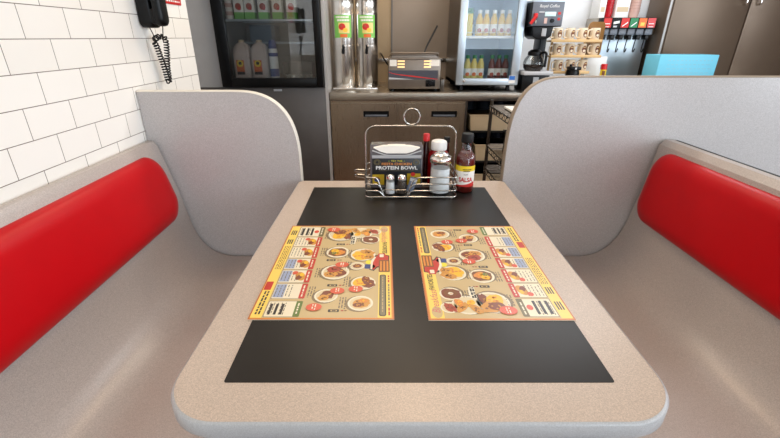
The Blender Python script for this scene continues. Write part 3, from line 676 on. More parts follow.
j = jug('milky plastic jug with orange label at left inside the refrigerator', -1.055); dup(j, (-.925, 3.3, FZ), 0, 'milky plastic jug with orange label next to the blue and white can')
t = thing('spray_can', 'blue and white can with blue cap beside the jugs in refrigerator', 'can', (-.823, 3.28, FZ))
MB().lathe([(0, 0), (.032, 0), (.033, .004), (.033, .2), (.028, .215)], 0, 0, 0, M['white'], 20).build('can_body', t)
for za, zb_ in ((.02, .075), (.16, .185)): MB().lathe([(.0333, za), (.0333, zb_)], 0, 0, 0, M['darkblue'], 20, cap=False).build('colour_band', t)
MB().lathe([(.028, .213), (.03, .217), (.029, .25), (.02, .272), (.0, .274)], 0, 0, 0, M['darkblue'], 20).build('cap', t)
t = thing('creamer_bin', 'clear bin of white creamer cups at right inside the refrigerator', 'bin', (-.635, 3.3, FZ))
w = MB()
for a in ((-.11, -.106, -.09, .09), (.106, .11, -.09, .09), (-.11, .11, -.09, -.086), (-.11, .11, .086, .09)): w.box(*a, .001, .12, M['glass'])
w.box(-.11, .11, -.09, .09, 0, .004, M['glass']); w.build('bin_wall', t)
for i in range(18):
    c = thing('creamer_cup', 'tiny white creamer cup heaped in the clear refrigerator bin', 'creamer', (-.635-.082+(i % 6)*.033, 3.25+(i//6)*.04, FZ+.005), 0, 'creamer cups in the clear bin')
    MB().lathe([(0, 0), (.011, 0), (.014, .022), (.0165, .023), (0, .025)], 0, 0, 0, M['paper'], 12).build('cup_body', c)
w = MB(); w.box(-1.06, -.86, 3.55, 3.72, 1.2265, 1.345, pm('blue_grey_bin', (84, 98, 112), .5), .008)
tag(w.build('storage_bin'), 'blue grey storage bin on the rear shelf of the refrigerator', 'bin')

# ------------------------------------------------------------------ counter
CTY, CTZ = 3.1, .89
ct = tag(MB().box(-.4, 3.35, CTY, 3.895, CTZ-.06, CTZ, M['steel'], .006).build('worktop'), 'long stainless steel worktop under the countertop equipment', 'worktop')
cb = thing('steel_base_cabinet', 'stainless double door cabinet with recessed slot handles under worktop', 'cabinet', (.1, 3.5, 0))
w = MB(); w.box(-.398, .605, 3.13, 3.88, .09, .828, M['steelv']); w.box(-.36, .57, 3.2, 3.85, 0, .09, M['black']); shift(w.build('carcass', cb), cb)
for xa, xb, h0, h1 in ((-.39, .088, -.155, .038), (.1, .6, .352, .545)):
    zt_, zb_ = .757, .712
    d = MB()
    for a in ((xa, h0, .11, .812), (h1, xb, .11, .812), (h0, h1, .11, zb_), (h0, h1, zt_, .812)): d.box(a[0], a[1], 3.108, 3.129, a[2], a[3], M['steelv'])
    dd = shift(d.build('door', cb), cb)
    hh = MB(); hh.box(h0+.001, h1-.001, 3.122, 3.1285, zb_+.001, zt_-.001, M['black']); hh.box(h0+.015, h1-.015, 3.112, 3.121, zb_+.004, zb_+.018, M['grey'], .002); hh.build('slot_handle', dd)
us = thing('open_shelf_unit', 'dark open shelf unit under the worktop holding beige bins', 'shelf', (.9, 3.5, 0))
w = MB(); w.box(.607, .622, 3.13, 3.88, 0, .828, M['darksteel']); w.box(1.3, 1.315, 3.13, 3.88, 0, .828, M['darksteel']); w.box(.622, 1.3, 3.865, 3.88, 0, .828, M['softblack']); shift(w.build('carcass', us), us)
for z in (.12, .36, .598):
    w = MB(); w.box(.622, 1.3, 3.15, 3.865, z-.012, z, M['softblack'], .002); shift(w.build('shelf_board', us), us)
base2 = MB(); base2.box(1.32, 3.3, 3.16, 3.88, 0, .828, M['darksteel']); tag(base2.build('base_cabinet'), 'plain dark steel base cabinet supporting right end of worktop', 'cabinet')
def bin_(label, x0, x1, z, h):
    b = MB(); b.prism([(x0+.012, z), (x1-.012, z), (x1, z+h), (x0, z+h)], 'y', 3.17, 3.4, M['beige'], .004); b.box(x0-.004, x1+.004, 3.166, 3.404, z+h-.012, z+h, M['beige'], .003)
    return tag(b.build('storage_bin'), label, 'bin', 'beige bins under the worktop')
bin_('beige plastic bin on the upper board of the open shelf unit', .655, .96, .5985, .122); bin_('beige plastic bin on the middle board of the open shelf unit', .715, 1.02, .3605, .13); bin_('beige plastic bin on the lowest board of the open shelf unit', .66, .97, .1205, .13)
for z, k in ((.5985, 'upper'), (.3605, 'middle')):
    for q in range(3):
        b = MB(); x = .65+q*.13
        b.lathe([(0, 0), (.045, 0), (.054, .17), (.056, .18), (.05, .18), (.042, .006), (0, .006)], x+.045, 3.52, z, pm('dark_tumbler', (40, 44, 52), .2), 20)
        tag(b.build('dark_pitcher'), 'dark plastic pitcher standing behind the beige bin on the %s board' % k, 'pitcher', 'dark pitchers on the %s board' % k)

# tea urns
def urn(label, x):
    t = thing('tea_urn', label, 'urn', (x, 3.355, CTZ+.02), 0, 'iced tea urns on the tray')
    MB().lathe([(0, 0), (.080, 0), (.082, .004), (.082, .50)], 0, 0, 0, M['polished'], 40).build('cylinder', t)
    MB().lathe([(.0815, .498), (.083, .5), (.083, .512), (.0815, .515), (.0815, .6), (.083, .603), (.083, .614), (.06, .63), (.01, .64), (0, .64)], 0, 0, 0, M['polished'], 40).build('lid', t)
    w = MB(); w.tube([(0, -.078, .265), (0, -.1, .265)], .012, M['black'], 12); w.lathe([(.009, -.02), (.012, .012), (.006, .016), (.008, .04), (0, .042)], 0, -.1, .255, M['black'], 12); w.tube([(0.014, -.104, .285), (-.012, -.104, .245)], .004, M['black'], 6); w.build('spigot', t)
    MB().tube([(.0826*math.cos(q), .0826*math.sin(q), .29) for q in [2*PI*i/40 for i in range(40)]], .0012, M['polished'], 6, True).build('seam_ring', t)
    l = MB(); R_ = .0826; f = lambda r: (lambda u, v: (r*math.sin(u/R_), -r*math.cos(u/R_), v))
    l.grid(-.068, .068, .345, .495, 20, 1, f(R_), M['greenlabel'])
    l.grid(-.03, .052, .375, .445, 12, 1, f(R_+.0003), M['palejuice'])
    f2 = f(R_+.0006); f3 = f(R_+.0009)
    l.disc(-.004, .418, .026, .022, f2, M['redink']); l.disc(.02, .396, .018, .014, f3, M['m_egg']); l.disc(-.012, .424, .012, .010, f3, M['m_bacon'])
    l.grid(-.02, .034, .348, .37, 8, 1, f2, M['orange'])
    for k, (a, b) in enumerate(((-.05, .04), (-.04, .05))):
        x_ = a
        while x_ < b: L_ = random.uniform(.006, .011); l.grid(x_, x_+L_, .474-k*.02, .487-k*.02, 1, 1, f2, M['paper']); x_ += L_+.003
    l.build('label', t)
    return t
tr = MB(); tr.box(-.385, -.048, 3.24, 3.47, CTZ+.0005, CTZ+.02, M['polished'], .005); tag(tr.build('drip_tray'), 'flat stainless tray under the two tea urns', 'tray')
u = urn('tall stainless tea urn with green label nearer the refrigerator', -.300); dup(u, (-.128, 3.355, CTZ+.02), 0, 'tall stainless tea urn with green label nearer the food steamer')

# food steamer
st = thing('food_steamer', 'squat stainless countertop steamer with dark band and black knob', 'steamer', (.222, 3.32, CTZ))
w = MB(); w.box(-.19, .19, -.15, .17, .018, .225, M['steamsteel'], .006); w.build('body', st)
for x in (-.16, .16):
    for y in (-.12, .14): MB().lathe([(.014, 0.0005), (.012, .02)], x, y, 0, M['black'], 10).build('foot', st)
w = MB(); w.prism([(-.18, .225), (.18, .225), (.165, .252), (-.165, .252)], 'y', -.13, .15, M['steamsteel'], .004); w.box(-.172, .172, -.135, .155, .248, .262, M['steamsteel'], .005); w.box(-.19, .19, -.155, .17, .222, .232, M['steamsteel'], .003)
w.build('pan_lid', st)
MB().tube(fillet([(-.165, -.135, .245), (-.17, -.16, .262), (-.13, -.165, .266), (.13, -.165, .266), (.17, -.16, .262), (.165, -.135, .245)], .02, 5), .006, M['steamsteel'], 8).build('lid_handle', st)
w = MB(); f = lambda u, v: (u, -.1512, v); f2 = lambda u, v: (u, -.1515, v)
w.flat([(-.187, .085), (.172, .085), (.172, .148), (-.187, .148)], f, pm('steamer_band', (70, 70, 80), .3))
cv = [(-.187+.36*i/16, .135-.05*(i/16)**.6) for i in range(17)]; w.flat([(a, b) for a, b in cv]+[(a, b+.006*(1-abs(i/8-1))+.003) for i, (a, b) in reversed(list(enumerate(cv)))], f2, M['redink'])
w.flat([(-.187, .085), (-.0, .085), (-.187, .1)], f2, M['lightgrey']); w.build('band', st)
for x in (-.098, .093):
    w = MB()
    for k in range(3): w.box(x-.026, x+.026, -.154, -.15, .165+k*.02, .176+k*.02, M['amber'], .002)  # vent slots: yellowish lit look put in as an amber glow
    w.build('vent', st)
for xa, xb, za, zb_ in ((-.18, -.13, .212, .251), (.107, .18, .212, .252)):
    MB().box(xa, xb, -.1530, -.1505, za-.035, zb_-.03, M['paper']).build('sticker', st)
w = MB(); w.box(.085, .155, -.1525, -.15, .035, .082, M['black'], .001); w.lathe([(.02, 0), (.018, .025), (0, .026)], 0, 0, 0, M['black'], 16, mtx=Matrix.Translation((.12, -.152, .06)) @ Matrix.Rotation(math.radians(90), 4, 'X')); w.build('knob', st)
w = MB(); w.box(.196, .225, -.13, .1, .0005, .085, M['darksteel'], .004); w.box(.19, .2, -.12, .09, .03, .08, M['darksteel']); w.build('side_box', st)
t = MB(); t.tube([(.296, 3.24, 1.158), (.315, 3.27, 1.2), (.392, 3.33, 1.335)], [.005, .006, .007], M['softblack'], 8)
tag(t.build('utensil_handle'), 'thin dark utensil leaning up from the steamer lid', 'utensil')
w = MB(); w.tube(fillet([(.03, 3.45, 1.06), (-.0, 3.5, 1.1), (-.02, 3.6, 1.13), (-.03, 3.89, 1.13)], .05, 5), .006, M['black'], 8); tag(w.build('power_cord'), 'black power cord running from the steamer to back wall', 'cord')

# wall panels behind the counter
w = MB(); w.box(-.4, .06, 3.885, 3.899, CTZ, 2.0, M['warmreflsteel']); w.box(.06, .072, 3.87, 3.899, CTZ, 2.0, M['darksteel']); w.box(.072, .95, 3.885, 3.899, CTZ, 2.0, M['backsteel']); w.box(-.4, .95, 3.872, 3.884, 1.06, 1.09, M['polished'], .002)  # tan left panel: warm reflection put into the steel's colour
tag(w.build('steel_backsplash'), 'stainless backsplash panels behind the urns and steamer', 'backsplash', kind='structure')

# ------------------------------------------------------------------ countertop cooler
co = thing('countertop_cooler', 'countertop glass door drinks cooler with silver frame full of bottles', 'cooler', (.77, 3.48, CTZ))
w = MB(); cx0, cx1 = -.232, .225
w.box(cx0, cx0+.02, -.235, .3, .035, .78, M['darksteel']); w.box(cx1-.02, cx1, -.235, .3, .035, .78, M['alu']); w.box(cx0, cx1, -.235, .3, .76, .78, M['alu']); w.box(cx0+.02, cx1-.02, .28, .3, .035, .76, M['alu']); w.box(cx0, cx1, -.235, .3, .035, .062, M['black']); w.build('body', co)
w = MB(); w.box(cx0+.02, cx0+.03, -.22, .28, .062, .76, M['coolin']); w.box(cx1-.03, cx1-.02, -.22, .28, .062, .76, M['coolin']); w.box(cx0+.03, cx1-.03, .27, .28, .062, .76, M['coolin']); w.box(cx0+.03, cx1-.03, -.22, .27, .062, .07, M['coolin']); w.box(cx0+.03, cx1-.03, -.22, .27, .75, .76, M['coolin']); w.build('liner', co)
MB().box(cx0+.05, cx1-.05, -.2, -.17, .735, .75, M['led']).build('light_strip', co)
MB().box(cx0+.032, cx0+.042, .24, .26, .1, .7, M['led']).build('light_tube', co)
w = MB(); w.box(cx0+.03, cx1-.03, -.2, -.19, .36, .378, M['white'], .002)
for k in range(22): x = cx0+.035+(cx1-cx0-.07)*k/21; w.tube([(x, -.19, .374), (x, .26, .374)], .0018, M['white'], 5)
w.tube([(cx0+.03, 0, .370), (cx1-.03, 0, .370)], .003, M['white'], 5); w.tube([(cx0+.03, .25, .370), (cx1-.03, .25, .370)], .003, M['white'], 5); w.tube([(cx0+.03, -.2, .398), (cx1-.03, -.2, .398)], .002, M['white'], 5); w.build('shelf', co)
d = MB(); a0, a1, b0, b1 = cx0-.002, cx1+.002, .042, .78; i0, i1, j0, j1 = cx0+.05, cx1-.055, .088, .73
for q in ((a0, i0, b0, b1), (i1, a1, b0, b1), (i0, i1, b0, j0), (i0, i1, j1, b1)): d.box(q[0], q[1], -.27, -.237, q[2], q[3], M['alu'], .004)
dd = d.build('door', co)
MB().box(i0, i1, -.262, -.256, j0, j1, M['coolglass']).build('glass_pane', dd)
MB().lathe([(.011, 0), (.011, .012), (0, .013)], 0, 0, 0, M['chrome'], 14, mtx=Matrix.Translation((cx0+.055, -.27, .072)) @ Matrix.Rotation(math.radians(90), 4, 'X')).build('lock', dd)
w = MB(); w.box(i1-.012, i1+.034, -.2725, -.2705, .055, .108, M['white']); w.box(i1-.010, i1+.032, -.2735, -.2725, .078, .106, M['blue']); w.build('sticker', dd)
for x in (cx0+.05, cx1-.05):
    for y in (-.2, .25): MB().lathe([(.018, .0005), (.014, .036)], x, y, 0, M['black'], 10).build('foot', co)
def bottle(name, label, x, y, z, juice, capm, fruit, grp, h=.175):
    t = thing(name, label, 'bottle', (x, y, z), 0, grp); k = h/.175
    MB().lathe([(0, 0), (.024, 0), (.026, .004*k), (.026, .095*k), (.023, .118*k), (.0145, .138*k), (.013, .152*k)], 0, 0, 0, juice, 18).build('bottle_body', t)
    MB().lathe([(.0155, .15*k), (.0155, .173*k), (0, .175*k)], 0, 0, 0, capm, 16).build('cap', t)
    l = MB(); r = .0264; f = lambda q: (lambda u, v: (q*math.sin(u/r), -q*math.cos(u/r), v))
    l.grid(-.036, .036, .03, .08*k, 12, 1, f(r), M['paper']); l.disc(0, .038, .016, .014, f(r+.0004), fruit); l.build('label', t)
    return t
SZ = CTZ+.3765; BZ = CTZ+.0705
X = lambda px: .714+(px-480)*.0075
XB = lambda px: .62+(px-464)*.00777
g1 = 'yellow juice bottles on the upper cooler shelf'
p = bottle('juice_bottle', '', X(478.5), 3.35, SZ, M['yjuice'], M['white'], M['m_bacon'], g1)
fr_ = {}
for px, lab in ((478.5, 'yellow juice bottle at left of the row on the upper cooler shelf'), (485.2, 'second yellow juice bottle from left on the upper cooler shelf'), (492.8, 'middle yellow juice bottle with orange fruit on the upper cooler shelf'), (500.4, 'fourth yellow juice bottle from left on the upper cooler shelf'), (507.4, 'rightmost yellow juice bottle on the upper cooler shelf')):
    if px == 478.5: p['label'] = lab
    else: dup(p, (X(px)-.0, 3.35, SZ), 0, lab)
b = bottle('syrup_bottle', 'dark bottle with green cap beside the yellow carton in cooler', X(472.8)-.004, 3.46, SZ, M['rjuice'], M['green'], M['redink'], None)
t = thing('juice_carton', 'tall yellow carton with green top at left of upper cooler shelf', 'carton', (X(467.8)+.004, 3.37, SZ)); w = MB(); w.box(-.026, .026, -.03, .03, 0, .15, M['yellow'], .002); w.build('carton_body', t)
MB().prism([(-.026, .15), (.026, .15), (.022, .185), (-.022, .185)], 'y', -.03, .03, M['green']).build('carton_top', t)
for i, lab in enumerate(('first', 'second', 'third')):
    L_ = ('pale yellow juice bottle at far left of the lower cooler row', 'pale yellow juice bottle between two like it on cooler floor', 'pale yellow juice bottle nearest the gap in the lower cooler row')[i]
    if i == 0: p = bottle('juice_bottle', L_, XB(466.4), 3.35, BZ, M['palejuice'], M['green'], M['orange'], 'pale juice bottles on the cooler floor')
    else: dup(p, (XB(466.4+6.6*i), 3.35, BZ), 0, L_)
for i in range(3):
    L_ = ('dark red juice bottle nearest the gap in the lower cooler row', 'dark red juice bottle between two like it on cooler floor', 'dark red juice bottle at far right behind the blue sticker')[i]
    if i == 0: p = bottle('juice_bottle', L_, XB(490.4), 3.35, BZ, M['rjuice'], M['green'], M['m_bacon'], 'red juice bottles on the cooler floor')
    else: dup(p, (XB(490.4+6.7*i), 3.35, BZ), 0, L_)

# ------------------------------------------------------------------ coffee brewer
cf = thing('coffee_brewer', 'black coffee brewer with grey control panel beside the drinks cooler', 'coffee maker', (1.122, 3.31, CTZ))
w = MB(); w.box(-.11, -.085, .02, .2, .36, .6, M['black'], .004); w.box(.055, .105, .06, .2, .0005, .45, M['black'], .006); w.build('column', cf)
w = MB(); w.box(-.11, .108, -.17, .2, .435, .59, M['black'], .006); w.box(-.112, .11, -.175, .205, .586, .6, M['alu'], .004); w.build('head', cf)
w = MB(); w.box(-.108, .106, -.176, -.17, .44, .588, M['grey'], .002); ff = lambda u, v: (u, -.1765, v)
w.text('Royal Coffee', .026, ff, M['white'], 0.005, .562, shear=.2); w.build('control_panel', cf)
MB().box(-.02, .055, -.179, -.176, .5, .527, M['lcd'], .001).build('display', cf)
MB().box(-.06, -.025, -.1785, -.176, .522, .53, M['lightgrey']).build('nameplate', cf)
for a in ((.07, .51), (.07, .475)): MB().box(a[0], a[0]+.018, -.1785, -.176, a[1], a[1]+.016, M['redink']).build('button', cf)
MB().box(-.02, .0, -.1785, -.176, .455, .49, M['pinkcup']).build('button', cf)
w = MB(); w.lathe([(.014, 0), (.012, .012), (0, .013)], 0, 0, 0, M['black'], 14, mtx=Matrix.Translation((.035, -.176, .472)) @ Matrix.Rotation(math.radians(90), 4, 'X')); w.build('dial', cf)
w = MB(); w.tube([(-.118, -.2, .452), (-.085, -.2, .5)], .011, M['redcap'], 8); w.box(-.098, -.075, -.205, -.176, .49, .518, M['redcap'], .004); w.tube([(-.085, -.19, .49), (-.08, -.195, .455)], .006, M['chrome'], 8); w.build('faucet', cf)
w = MB(); w.prism([(-.09, .44), (.06, .44), (.05, .375), (.02, .355), (-.05, .355), (-.08, .375)], 'y', -.16, .03, M['black'], .004); w.box(-.02, .012, -.164, -.16, .375, .425, M['lightgrey'], .002); w.build('brew_basket', cf)
w = MB(); w.box(-.105, .108, -.16, .06, .115, .14, M['lightgrey'], .004); w.build('warmer_plate', cf)
w = MB(); w.box(-.1, .1, -.12, .06, .0005, .114, M['black'], .004); w.box(-.02, .02, -.125, -.12, .05, .1, M['lightgrey']); w.build('base', cf)
t = thing('coffee_pot', 'round glass coffee pot with black collar on the brewer warmer plate', 'coffee pot', (1.105, 3.235, CTZ+.1405))
MB().lathe([(0, 0), (.055, 0), (.07, .02), (.075, .05), (.066, .085), (.046, .108), (.042, .118)], 0, 0, 0, M['glass'], 28, cap=False).build('glass_body', t)
MB().lathe([(0, .003), (.053, .003), (.068, .022), (.072, .045), (0, .048)], 0, 0, 0, M['coffee'], 28).build('coffee', t)
w = MB(); w.lathe([(.044, .105), (.05, .11), (.05, .13), (.03, .145), (0, .147)], 0, 0, 0, M['black'], 24, cap=False); w.tube(fillet([(.04, -.03, .125), (.06, -.07, .13), (.055, -.08, .03)], .03, 6), .009, M['black'], 8); w.build('handle_collar', t)

# ------------------------------------------------------------------ mugs in their racks
MY = 3.45
rk = thing('mug_rack', 'tan three tier tray rack holding rows of cream mugs', 'rack', (1.46, MY, CTZ))
rows = [(.349, 4, 1.330), (.24, 4, 1.344), (.123, 3, 1.372)]
for (z, n_, xs) in rows:
    w = MB(); xl = xs-1.46-.058; xr = xs-1.46+(n_-1)*.096+.042
    w.box(xl, xr, -.05, .05, z-.014, z-.002, M['tan'], .003); w.box(xl, xr, -.053, -.047, z-.016, z+.004, M['tan'], .002); w.build('tray_shelf', rk)
w = MB()
for x in (-.14, .12):
    w.box(x-.008, x+.008, .051, .065, .0005, .4, M['tan'], .002)
    for z, _, _ in rows: w.box(x-.006, x+.006, .04, .06, z-.014, z-.003, M['tan'])
w.box(-.15, .13, -.05, .06, .0005, .012, M['tan'], .003); w.build('stand', rk)
def mug():
    t = thing('coffee_mug', '', 'mug', (0, 0, 0), 0, 'cream mugs in the rack')
    MB().lathe([(0, .002), (.026, .002), (.029, 0), (.0315, .006), (.0335, .04), (.034, .084), (.033, .0855), (.0318, .084), (.0312, .04), (.028, .012), (0, .01)], 0, 0, 0, M['cream'], 28).build('cup_body', t)
    a = math.radians(196); dx, dy = math.cos(a), math.sin(a)
    MB().tube(fillet([(dx*.031, dy*.031, .072), (dx*.066, dy*.066, .07), (dx*.063, dy*.063, .02), (dx*.031, dy*.031, .018)], .02, 6), .0055, M['cream'], 8).build('handle', t)
    l = MB(); r = .0337; f = lambda q: (lambda u, v: (q*math.sin(u/r), -q*math.cos(u/r), v))
    l.disc(.008, .045, .019, .026, f(r+.0006), M['brown']); l.disc(.008, .034, .011, .009, f(r+.001), M['cream']); l.grid(-.004, .02, .056, .062, 4, 1, f(r+.001), M['tan']); l.build('emblem', t)
    return t
names = {0: 'top', 1: 'middle', 2: 'bottom'}; ordn = {4: ('leftmost', 'second', 'third', 'rightmost'), 3: ('leftmost', 'centre', 'rightmost')}
m0 = None
for r, (z, n_, xs) in enumerate(rows):
    for i in range(n_):
        x = xs+i*.096
        lab = '%s of the %s cream diner mugs in the %s tier of the rack' % (ordn[n_][i], ('four' if n_ == 4 else 'three'), names[r])
        if m0 is None: m0 = mug(); m0.location = (x, MY-.002, CTZ+z-.0015); m0['label'] = lab
        else: dup(m0, (x, MY-.002, CTZ+z-.0015), random.uniform(-.15, .15), lab)
t = thing('creamer_pitcher', 'small black creamer pitcher in front of the bottom mug tier', 'pitcher', (1.445, 3.33, CTZ))
MB().lathe([(0, .0005), (.04, .0005), (.045, .01), (.05, .12), (.042, .145), (.0, .147)], 0, 0, 0, M['black'], 24).build('pitcher_body', t)
w = MB(); w.box(-.045, .045, -.05, .02, .14, .165, M['black'], .008); w.lathe([(.012, .16), (.01, .18), (0, .182)], -.02, 0, 0, M['black'], 12); w.build('lid', t); MB().box(-.008, .006, -.0535, -.05, .145, .16, M['lightgrey'], .001).build('lid_latch', t)
# container, tray and jar right of the mugs
w = MB(); w.box(1.625, 1.79, 3.52, 3.62, CTZ+.0005, CTZ+.228, M['white'], .006); w.box(1.745, 1.772, 3.5175, 3.5205, CTZ+.135, CTZ+.165, M['grey'])
tag(w.build('white_container'), 'plain white container with small dark mark under the brown tray', 'container')
w = MB(); w.prism(rrect(-.085, .085, 0, .25, .035), 'x', -.006, .006, M['gold'], .003); w.tube([(-.008, a, b) for a, b in rrect(-.079, .079, .006, .244, .035)], .006, M['tan'], 8, True)
tag(w.build('serving_tray', None, (1.672, 3.55, CTZ+.229), (0, 0, math.radians(-66))), 'brown serving tray standing on edge on the white container', 'tray')
t = thing('spice_jar', 'small jar with red lid and yellow label before the soda fountain', 'jar', (1.715, 3.40, CTZ))
MB().lathe([(0, .0005), (.02, .0005), (.022, .004), (.022, .14)], 0, 0, 0, M['yellow'], 18).build('jar_body', t); MB().lathe([(.0225, .138), (.0225, .178), (0, .18)], 0, 0, 0, M['redcap'], 18).build('lid', t)
w = MB(); w.grid(-.018, .005, .02, .13, 6, 1, (lambda u, v: (.0223*math.sin(u/.0223), -.0223*math.cos(u/.0223), v)), M['brown']); w.build('label', t)

# ------------------------------------------------------------------ soda fountain
sf = thing('soda_fountain', 'stainless soda fountain with six coloured valves and cup levers', 'soda machine', (1.965, 3.79, CTZ))
w = MB(); w.box(-.16, .235, -.03, .1, .0005, .5, M['sodasteel'], .004); w.box(-.235, .235, -.11, .1, .385, .51, M['steel'], .004); w.build('cabinet', sf)
w = MB(); w.box(-.155, .235, -.19, -.031, .0005, .06, M['softblack'], .004); w.box(-.15, .23, -.185, -.035, .06, .065, M['darksteel']); w.build('drip_tray', sf)
inks = [M['redink'], M['softblack'], M['redink'], M['green'], M['orange'], M['redcap']]
for i in range(6):
    x = -.198+i*.0695
    v = MB(); v.box(x-.029, x+.029, -.19, -.11, .385, .43, M['grey'], .004); v.box(x-.0343, x+.0343, -.2, -.11, .43, .51, M['softblack'], .003); v.box(x-.015, x+.015, -.185, -.12, .35, .385, M['black'], .004); vv = v.build('valve', sf)
    l = MB(); f = lambda u, q: (x+u, -.2008, q); f2 = lambda u, q: (x+u, -.2012, q)
    l.flat([(-.0305, .438), (.0305, .438), (.0305, .506), (-.0305, .506)], f, inks[i])
    if i in (2, 3): l.flat([(-.02, .45), (-.018, .443), (.022, .472), (.02, .48)], f2, M['white'])
    elif i == 1: l.flat([(-.022, .462), (.024, .47), (.024, .488), (-.022, .48)], f2, M['white']); l.flat([(-.02, .44), (.01, .44), (.01, .452), (-.02, .452)], f2, M['lightgrey'])
    elif i == 4: l.flat([(-.016, .45), (.016, .45), (.016, .475), (-.016, .475)], f2, M['m_egg'])
    else: l.flat([(-.02, .463), (.02, .463), (.02, .468), (-.02, .468)], f2, M['white']); l.flat([(-.018, .442), (.018, .442), (.018, .446), (-.018, .446)], f2, M['white'])
    l.build('brand_card', vv)
    MB().tube(fillet([(x, -.15, .35), (x+.004, -.135, .3), (x-.004, -.15, .255), (x-.014, -.185, .26), (x-.012, -.19, .285)], .03, 5), .0042, M['black'], 7).build('cup_lever', vv)
# cups and boxes on top of the fountain
TZ2 = CTZ+.5105
def carton_box(label, x0, x1, y0, y1, h): w = MB(); w.box(x0, x1, y0, y1, TZ2, TZ2+h, M['white'], .004); w.box(x0+.01, x1-.01, y0-.001, y0, TZ2+.045, TZ2+.08, M['beige']); return tag(w.build('cup_carton'), label, 'carton', 'white cartons on the soda fountain')
carton_box('white carton at left end on top of the soda fountain', 1.735, 1.785, 3.70, 3.86, .2); carton_box('white carton between the cup stacks on the soda fountain', 1.865, 1.975, 3.70, 3.86, .2)
def cups(label, x, y, mat, r, n_, tilt=0):
    w = MB()
    for k in range(n_): w.lathe([(r*.8, k*.02), (r, k*.02+.05), (r*1.06, k*.02+.052), (r*.97, k*.02+.05)], 0, 0, 0, mat, 20, cap=(k == 0))
    return tag(w.build('tumbler_stack', None, (x, y, TZ2), (0, tilt, 0)), label, 'cups', 'cup stacks on the soda fountain')
cups('stack of red tumblers on the soda fountain', 1.825, 3.735, M['redcup'], .034, 8); cups('stack of pale pink tumblers on the soda fountain', 2.03, 3.735, M['pinkcup'], .045, 8)

# teal carton and tall cabinet at right
w = MB(); w.box(1.995, 2.42, 3.18, 3.36, CTZ+.0005, CTZ+.252, M['teal'], .004)
f = lambda u, v: (u, 3.1793, v)
for k in range(5):
    x = 2.06
    while x < 2.38: L_ = random.uniform(.01, .03); w.flat([(x, CTZ+.1+k*.028), (x+L_, CTZ+.1+k*.028), (x+L_, CTZ+.103+k*.028), (x, CTZ+.103+k*.028)], f, pm('pale_print', (150, 220, 236), .6) if False else M['coolin']); x += L_+.012
tag(w.build('blue_carton'), 'long light blue carton on the worktop behind the tall partition', 'carton')
t = thing('tall_steel_cabinet', 'tall dark brown stainless cabinet at right end behind the blue carton', 'cabinet', (2.84, 3.75, CTZ))
w = MB(); w.box(-.615, .62, -.15, .13, .0005, 1.6, M['brownsteel'], .005); w.build('carcass', t)
w = MB(); w.box(-.612, -.595, -.158, -.1505, .01, 1.58, M['bodysteel'], .003); w.build('edge_strip', t)
for xa, xb in ((-.585, .0), (.01, .6)):
    d = MB(); d.box(xa, xb, -.163, -.1505, .02, 1.57, M['brownsteel'], .004); dd = d.build('door', t)
    hx = xb-.05 if xa < -.1 else xa+.05
    MB().tube(fillet([(hx, -.163, .6), (hx, -.195, .6), (hx, -.195, .95), (hx, -.163, .95)], .015, 4), .007, M['polished'], 8).build('handle', dd)

# ------------------------------------------------------------------ wire cart in the aisle
wc = thing('wire_cart', 'dark wire shelving cart standing in the aisle before the shelf unit', 'cart', (1.0, 2.62, 0))
hx, hy = .245, .33
for sx_ in (-1, 1):
    for sy_ in (-1, 1):
        w = MB(); w.tube([(sx_*hx, sy_*hy, .1), (sx_*hx, sy_*hy, .86)], .0125, M['darkwire'], 12); pp = w.build('post', wc)
        c = MB(); c.lathe([(.04, -.012), (.045, -.008), (.045, .008), (.04, .012)], 0, 0, 0, M['black'], 18, mtx=Matrix.Translation((sx_*hx, sy_*hy, .0455)) @ Matrix.Rotation(math.radians(90), 4, 'Y')); c.box(sx_*hx-.015, sx_*hx+.015, sy_*hy-.012, sy_*hy+.012, .06, .1, M['darkwire']); c.build('caster', pp)
for z in (.82, .545, .385):
    w = MB()
    for zz in (z, z-.035):
        w.tube([(a, b, zz) for a, b in rrect(-hx-.012, hx+.012, -hy-.012, hy+.012, .02, 4)], .004, M['darkwire'], 6, True)
    for sx_ in (-1, 1):
        x = sx_*(hx+.012); n_ = 18; w.tube([(x, -hy+2*hy*i/n_, z-.035*(i % 2)) for i in range(n_+1)], .0028, M['darkwire'], 5)
    for k in range(24): y = -hy+2*hy*k/23; w.tube([(-hx-.01, y, z), (hx+.01, y, z)], .0025, M['darkwire'], 5)
    w.build('wire_shelf', wc)
w = MB(); w.box(.80, 1.15, 2.38, 2.8, .8255, .84, M['paper'], .003); tag(w.build('paper_stack'), 'stack of white papers on top of the wire cart', 'paper')
w = MB(); bm = bmesh.new(); bmesh.ops.create_icosphere(bm, subdivisions=3, radius=1)
for v in bm.verts: v.co = Vector((.15*abs(v.co.x)**.7*(1 if v.co.x > 0 else -1), .08*abs(v.co.y)**.7*(1 if v.co.y > 0 else -1), .045*v.co.z+.045 if v.co.z > -.6 else .0))
w.bm(bm, M['wood']); tag(w.build('bread_loaf', None, (.98, 2.6, .8405)), 'tan bread loaf lying on the papers atop the wire cart', 'bread')
w = MB(); z = .5485
w.box(.80, 1.15, 2.4, 2.72, z, z+.006, M['softblack']);
for a in ((.80, .806, 2.4, 2.72), (1.144, 1.15, 2.4, 2.72), (.80, 1.15, 2.4, 2.406), (.80, 1.15, 2.714, 2.72)): w.box(*a, z, z+.15, M['softblack'])
w.box(.79, .80, 2.39, 2.73, z+.14, z+.15, M['softblack'], .002); tag(w.build('bus_tub'), 'black plastic tub on the middle shelf of the wire cart', 'tub')
t = thing('cleaner_jug', 'white jug with red cap on the low shelf of wire cart', 'jug', (.87, 2.66, .3885))
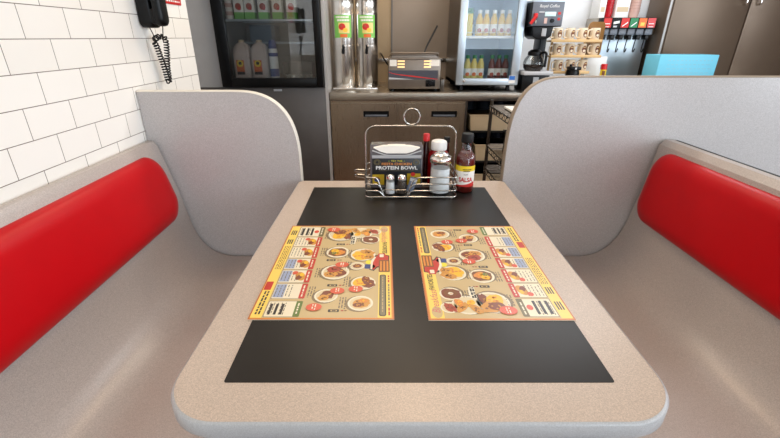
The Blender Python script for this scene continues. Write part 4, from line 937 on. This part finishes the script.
MB().lathe([(0, 0), (.05, 0), (.055, .006), (.055, .075), (.04, .095), (.018, .105)], 0, 0, 0, M['white'], 22).build('jug_body', t); MB().lathe([(.02, .104), (.02, .124), (0, .125)], 0, 0, 0, M['redcap'], 16).build('cap', t)

# ------------------------------------------------------------------ lights
def area(name, loc, rot, sx_, sy_, power, col):
    l = bpy.data.lights.new(name, 'AREA'); l.shape = 'RECTANGLE'; l.size = sx_; l.size_y = sy_; l.energy = power; l.color = col
    o = bpy.data.objects.new(name, l); COL.objects.link(o); o.location = loc; o.rotation_euler = [math.radians(a) for a in rot]; return o
COOL = (.88, .94, 1.0); WARM = (1., .73, .48)
area('window_daylight', (.33, YF+.02, 1.55), (90, 0, 0), 1.6, 1.4, 9, COOL)
area('window_daylight', (2.42, YF+.02, 1.25), (90, 0, 0), 1.85, 2.0, 58, (.78, .88, 1.))
area('window_daylight', (RX-.02, .4, 1.5), (0, 90, 0), 1.3, 3.2, 74, COOL)
area('ceiling_lamp', (.25, 1.95, ZC-.03), (0, 0, 0), .45, .45, 10, WARM)
area('ceiling_lamp', (.1, -.4, ZC-.03), (0, 0, 0), .6, .6, 5, WARM)
area('kitchen_lamp', (-.2, 2.75, ZC-.03), (0, 0, 0), 1.1, .3, 14, (1, .88, .72))
area('kitchen_lamp', (1.5, 2.9, ZC-.03), (0, 0, 0), 1.2, .3, 23, (.95, .97, 1.))
wd = bpy.data.worlds.new('World'); scene.world = wd; wd.use_nodes = True
bg = wd.node_tree.nodes['Background']; bg.inputs[0].default_value = (.75, .87, 1, 1); bg.inputs[1].default_value = 1.0

# ------------------------------------------------------------------ camera
cam = bpy.data.cameras.new('Camera'); cam.sensor_fit = 'HORIZONTAL'; cam.sensor_width = 36; cam.lens = 36*410/780; cam.clip_start = .02
co_ = bpy.data.objects.new('Camera', cam); COL.objects.link(co_); co_.location = (0, 0, 1.26)
co_.rotation_euler = (math.radians(90-23.9366), 0, 0); cam.shift_x = 6/780; scene.camera = co_
scene.view_settings.view_transform = 'Standard'; scene.view_settings.look = 'None'; scene.view_settings.exposure = 0.1
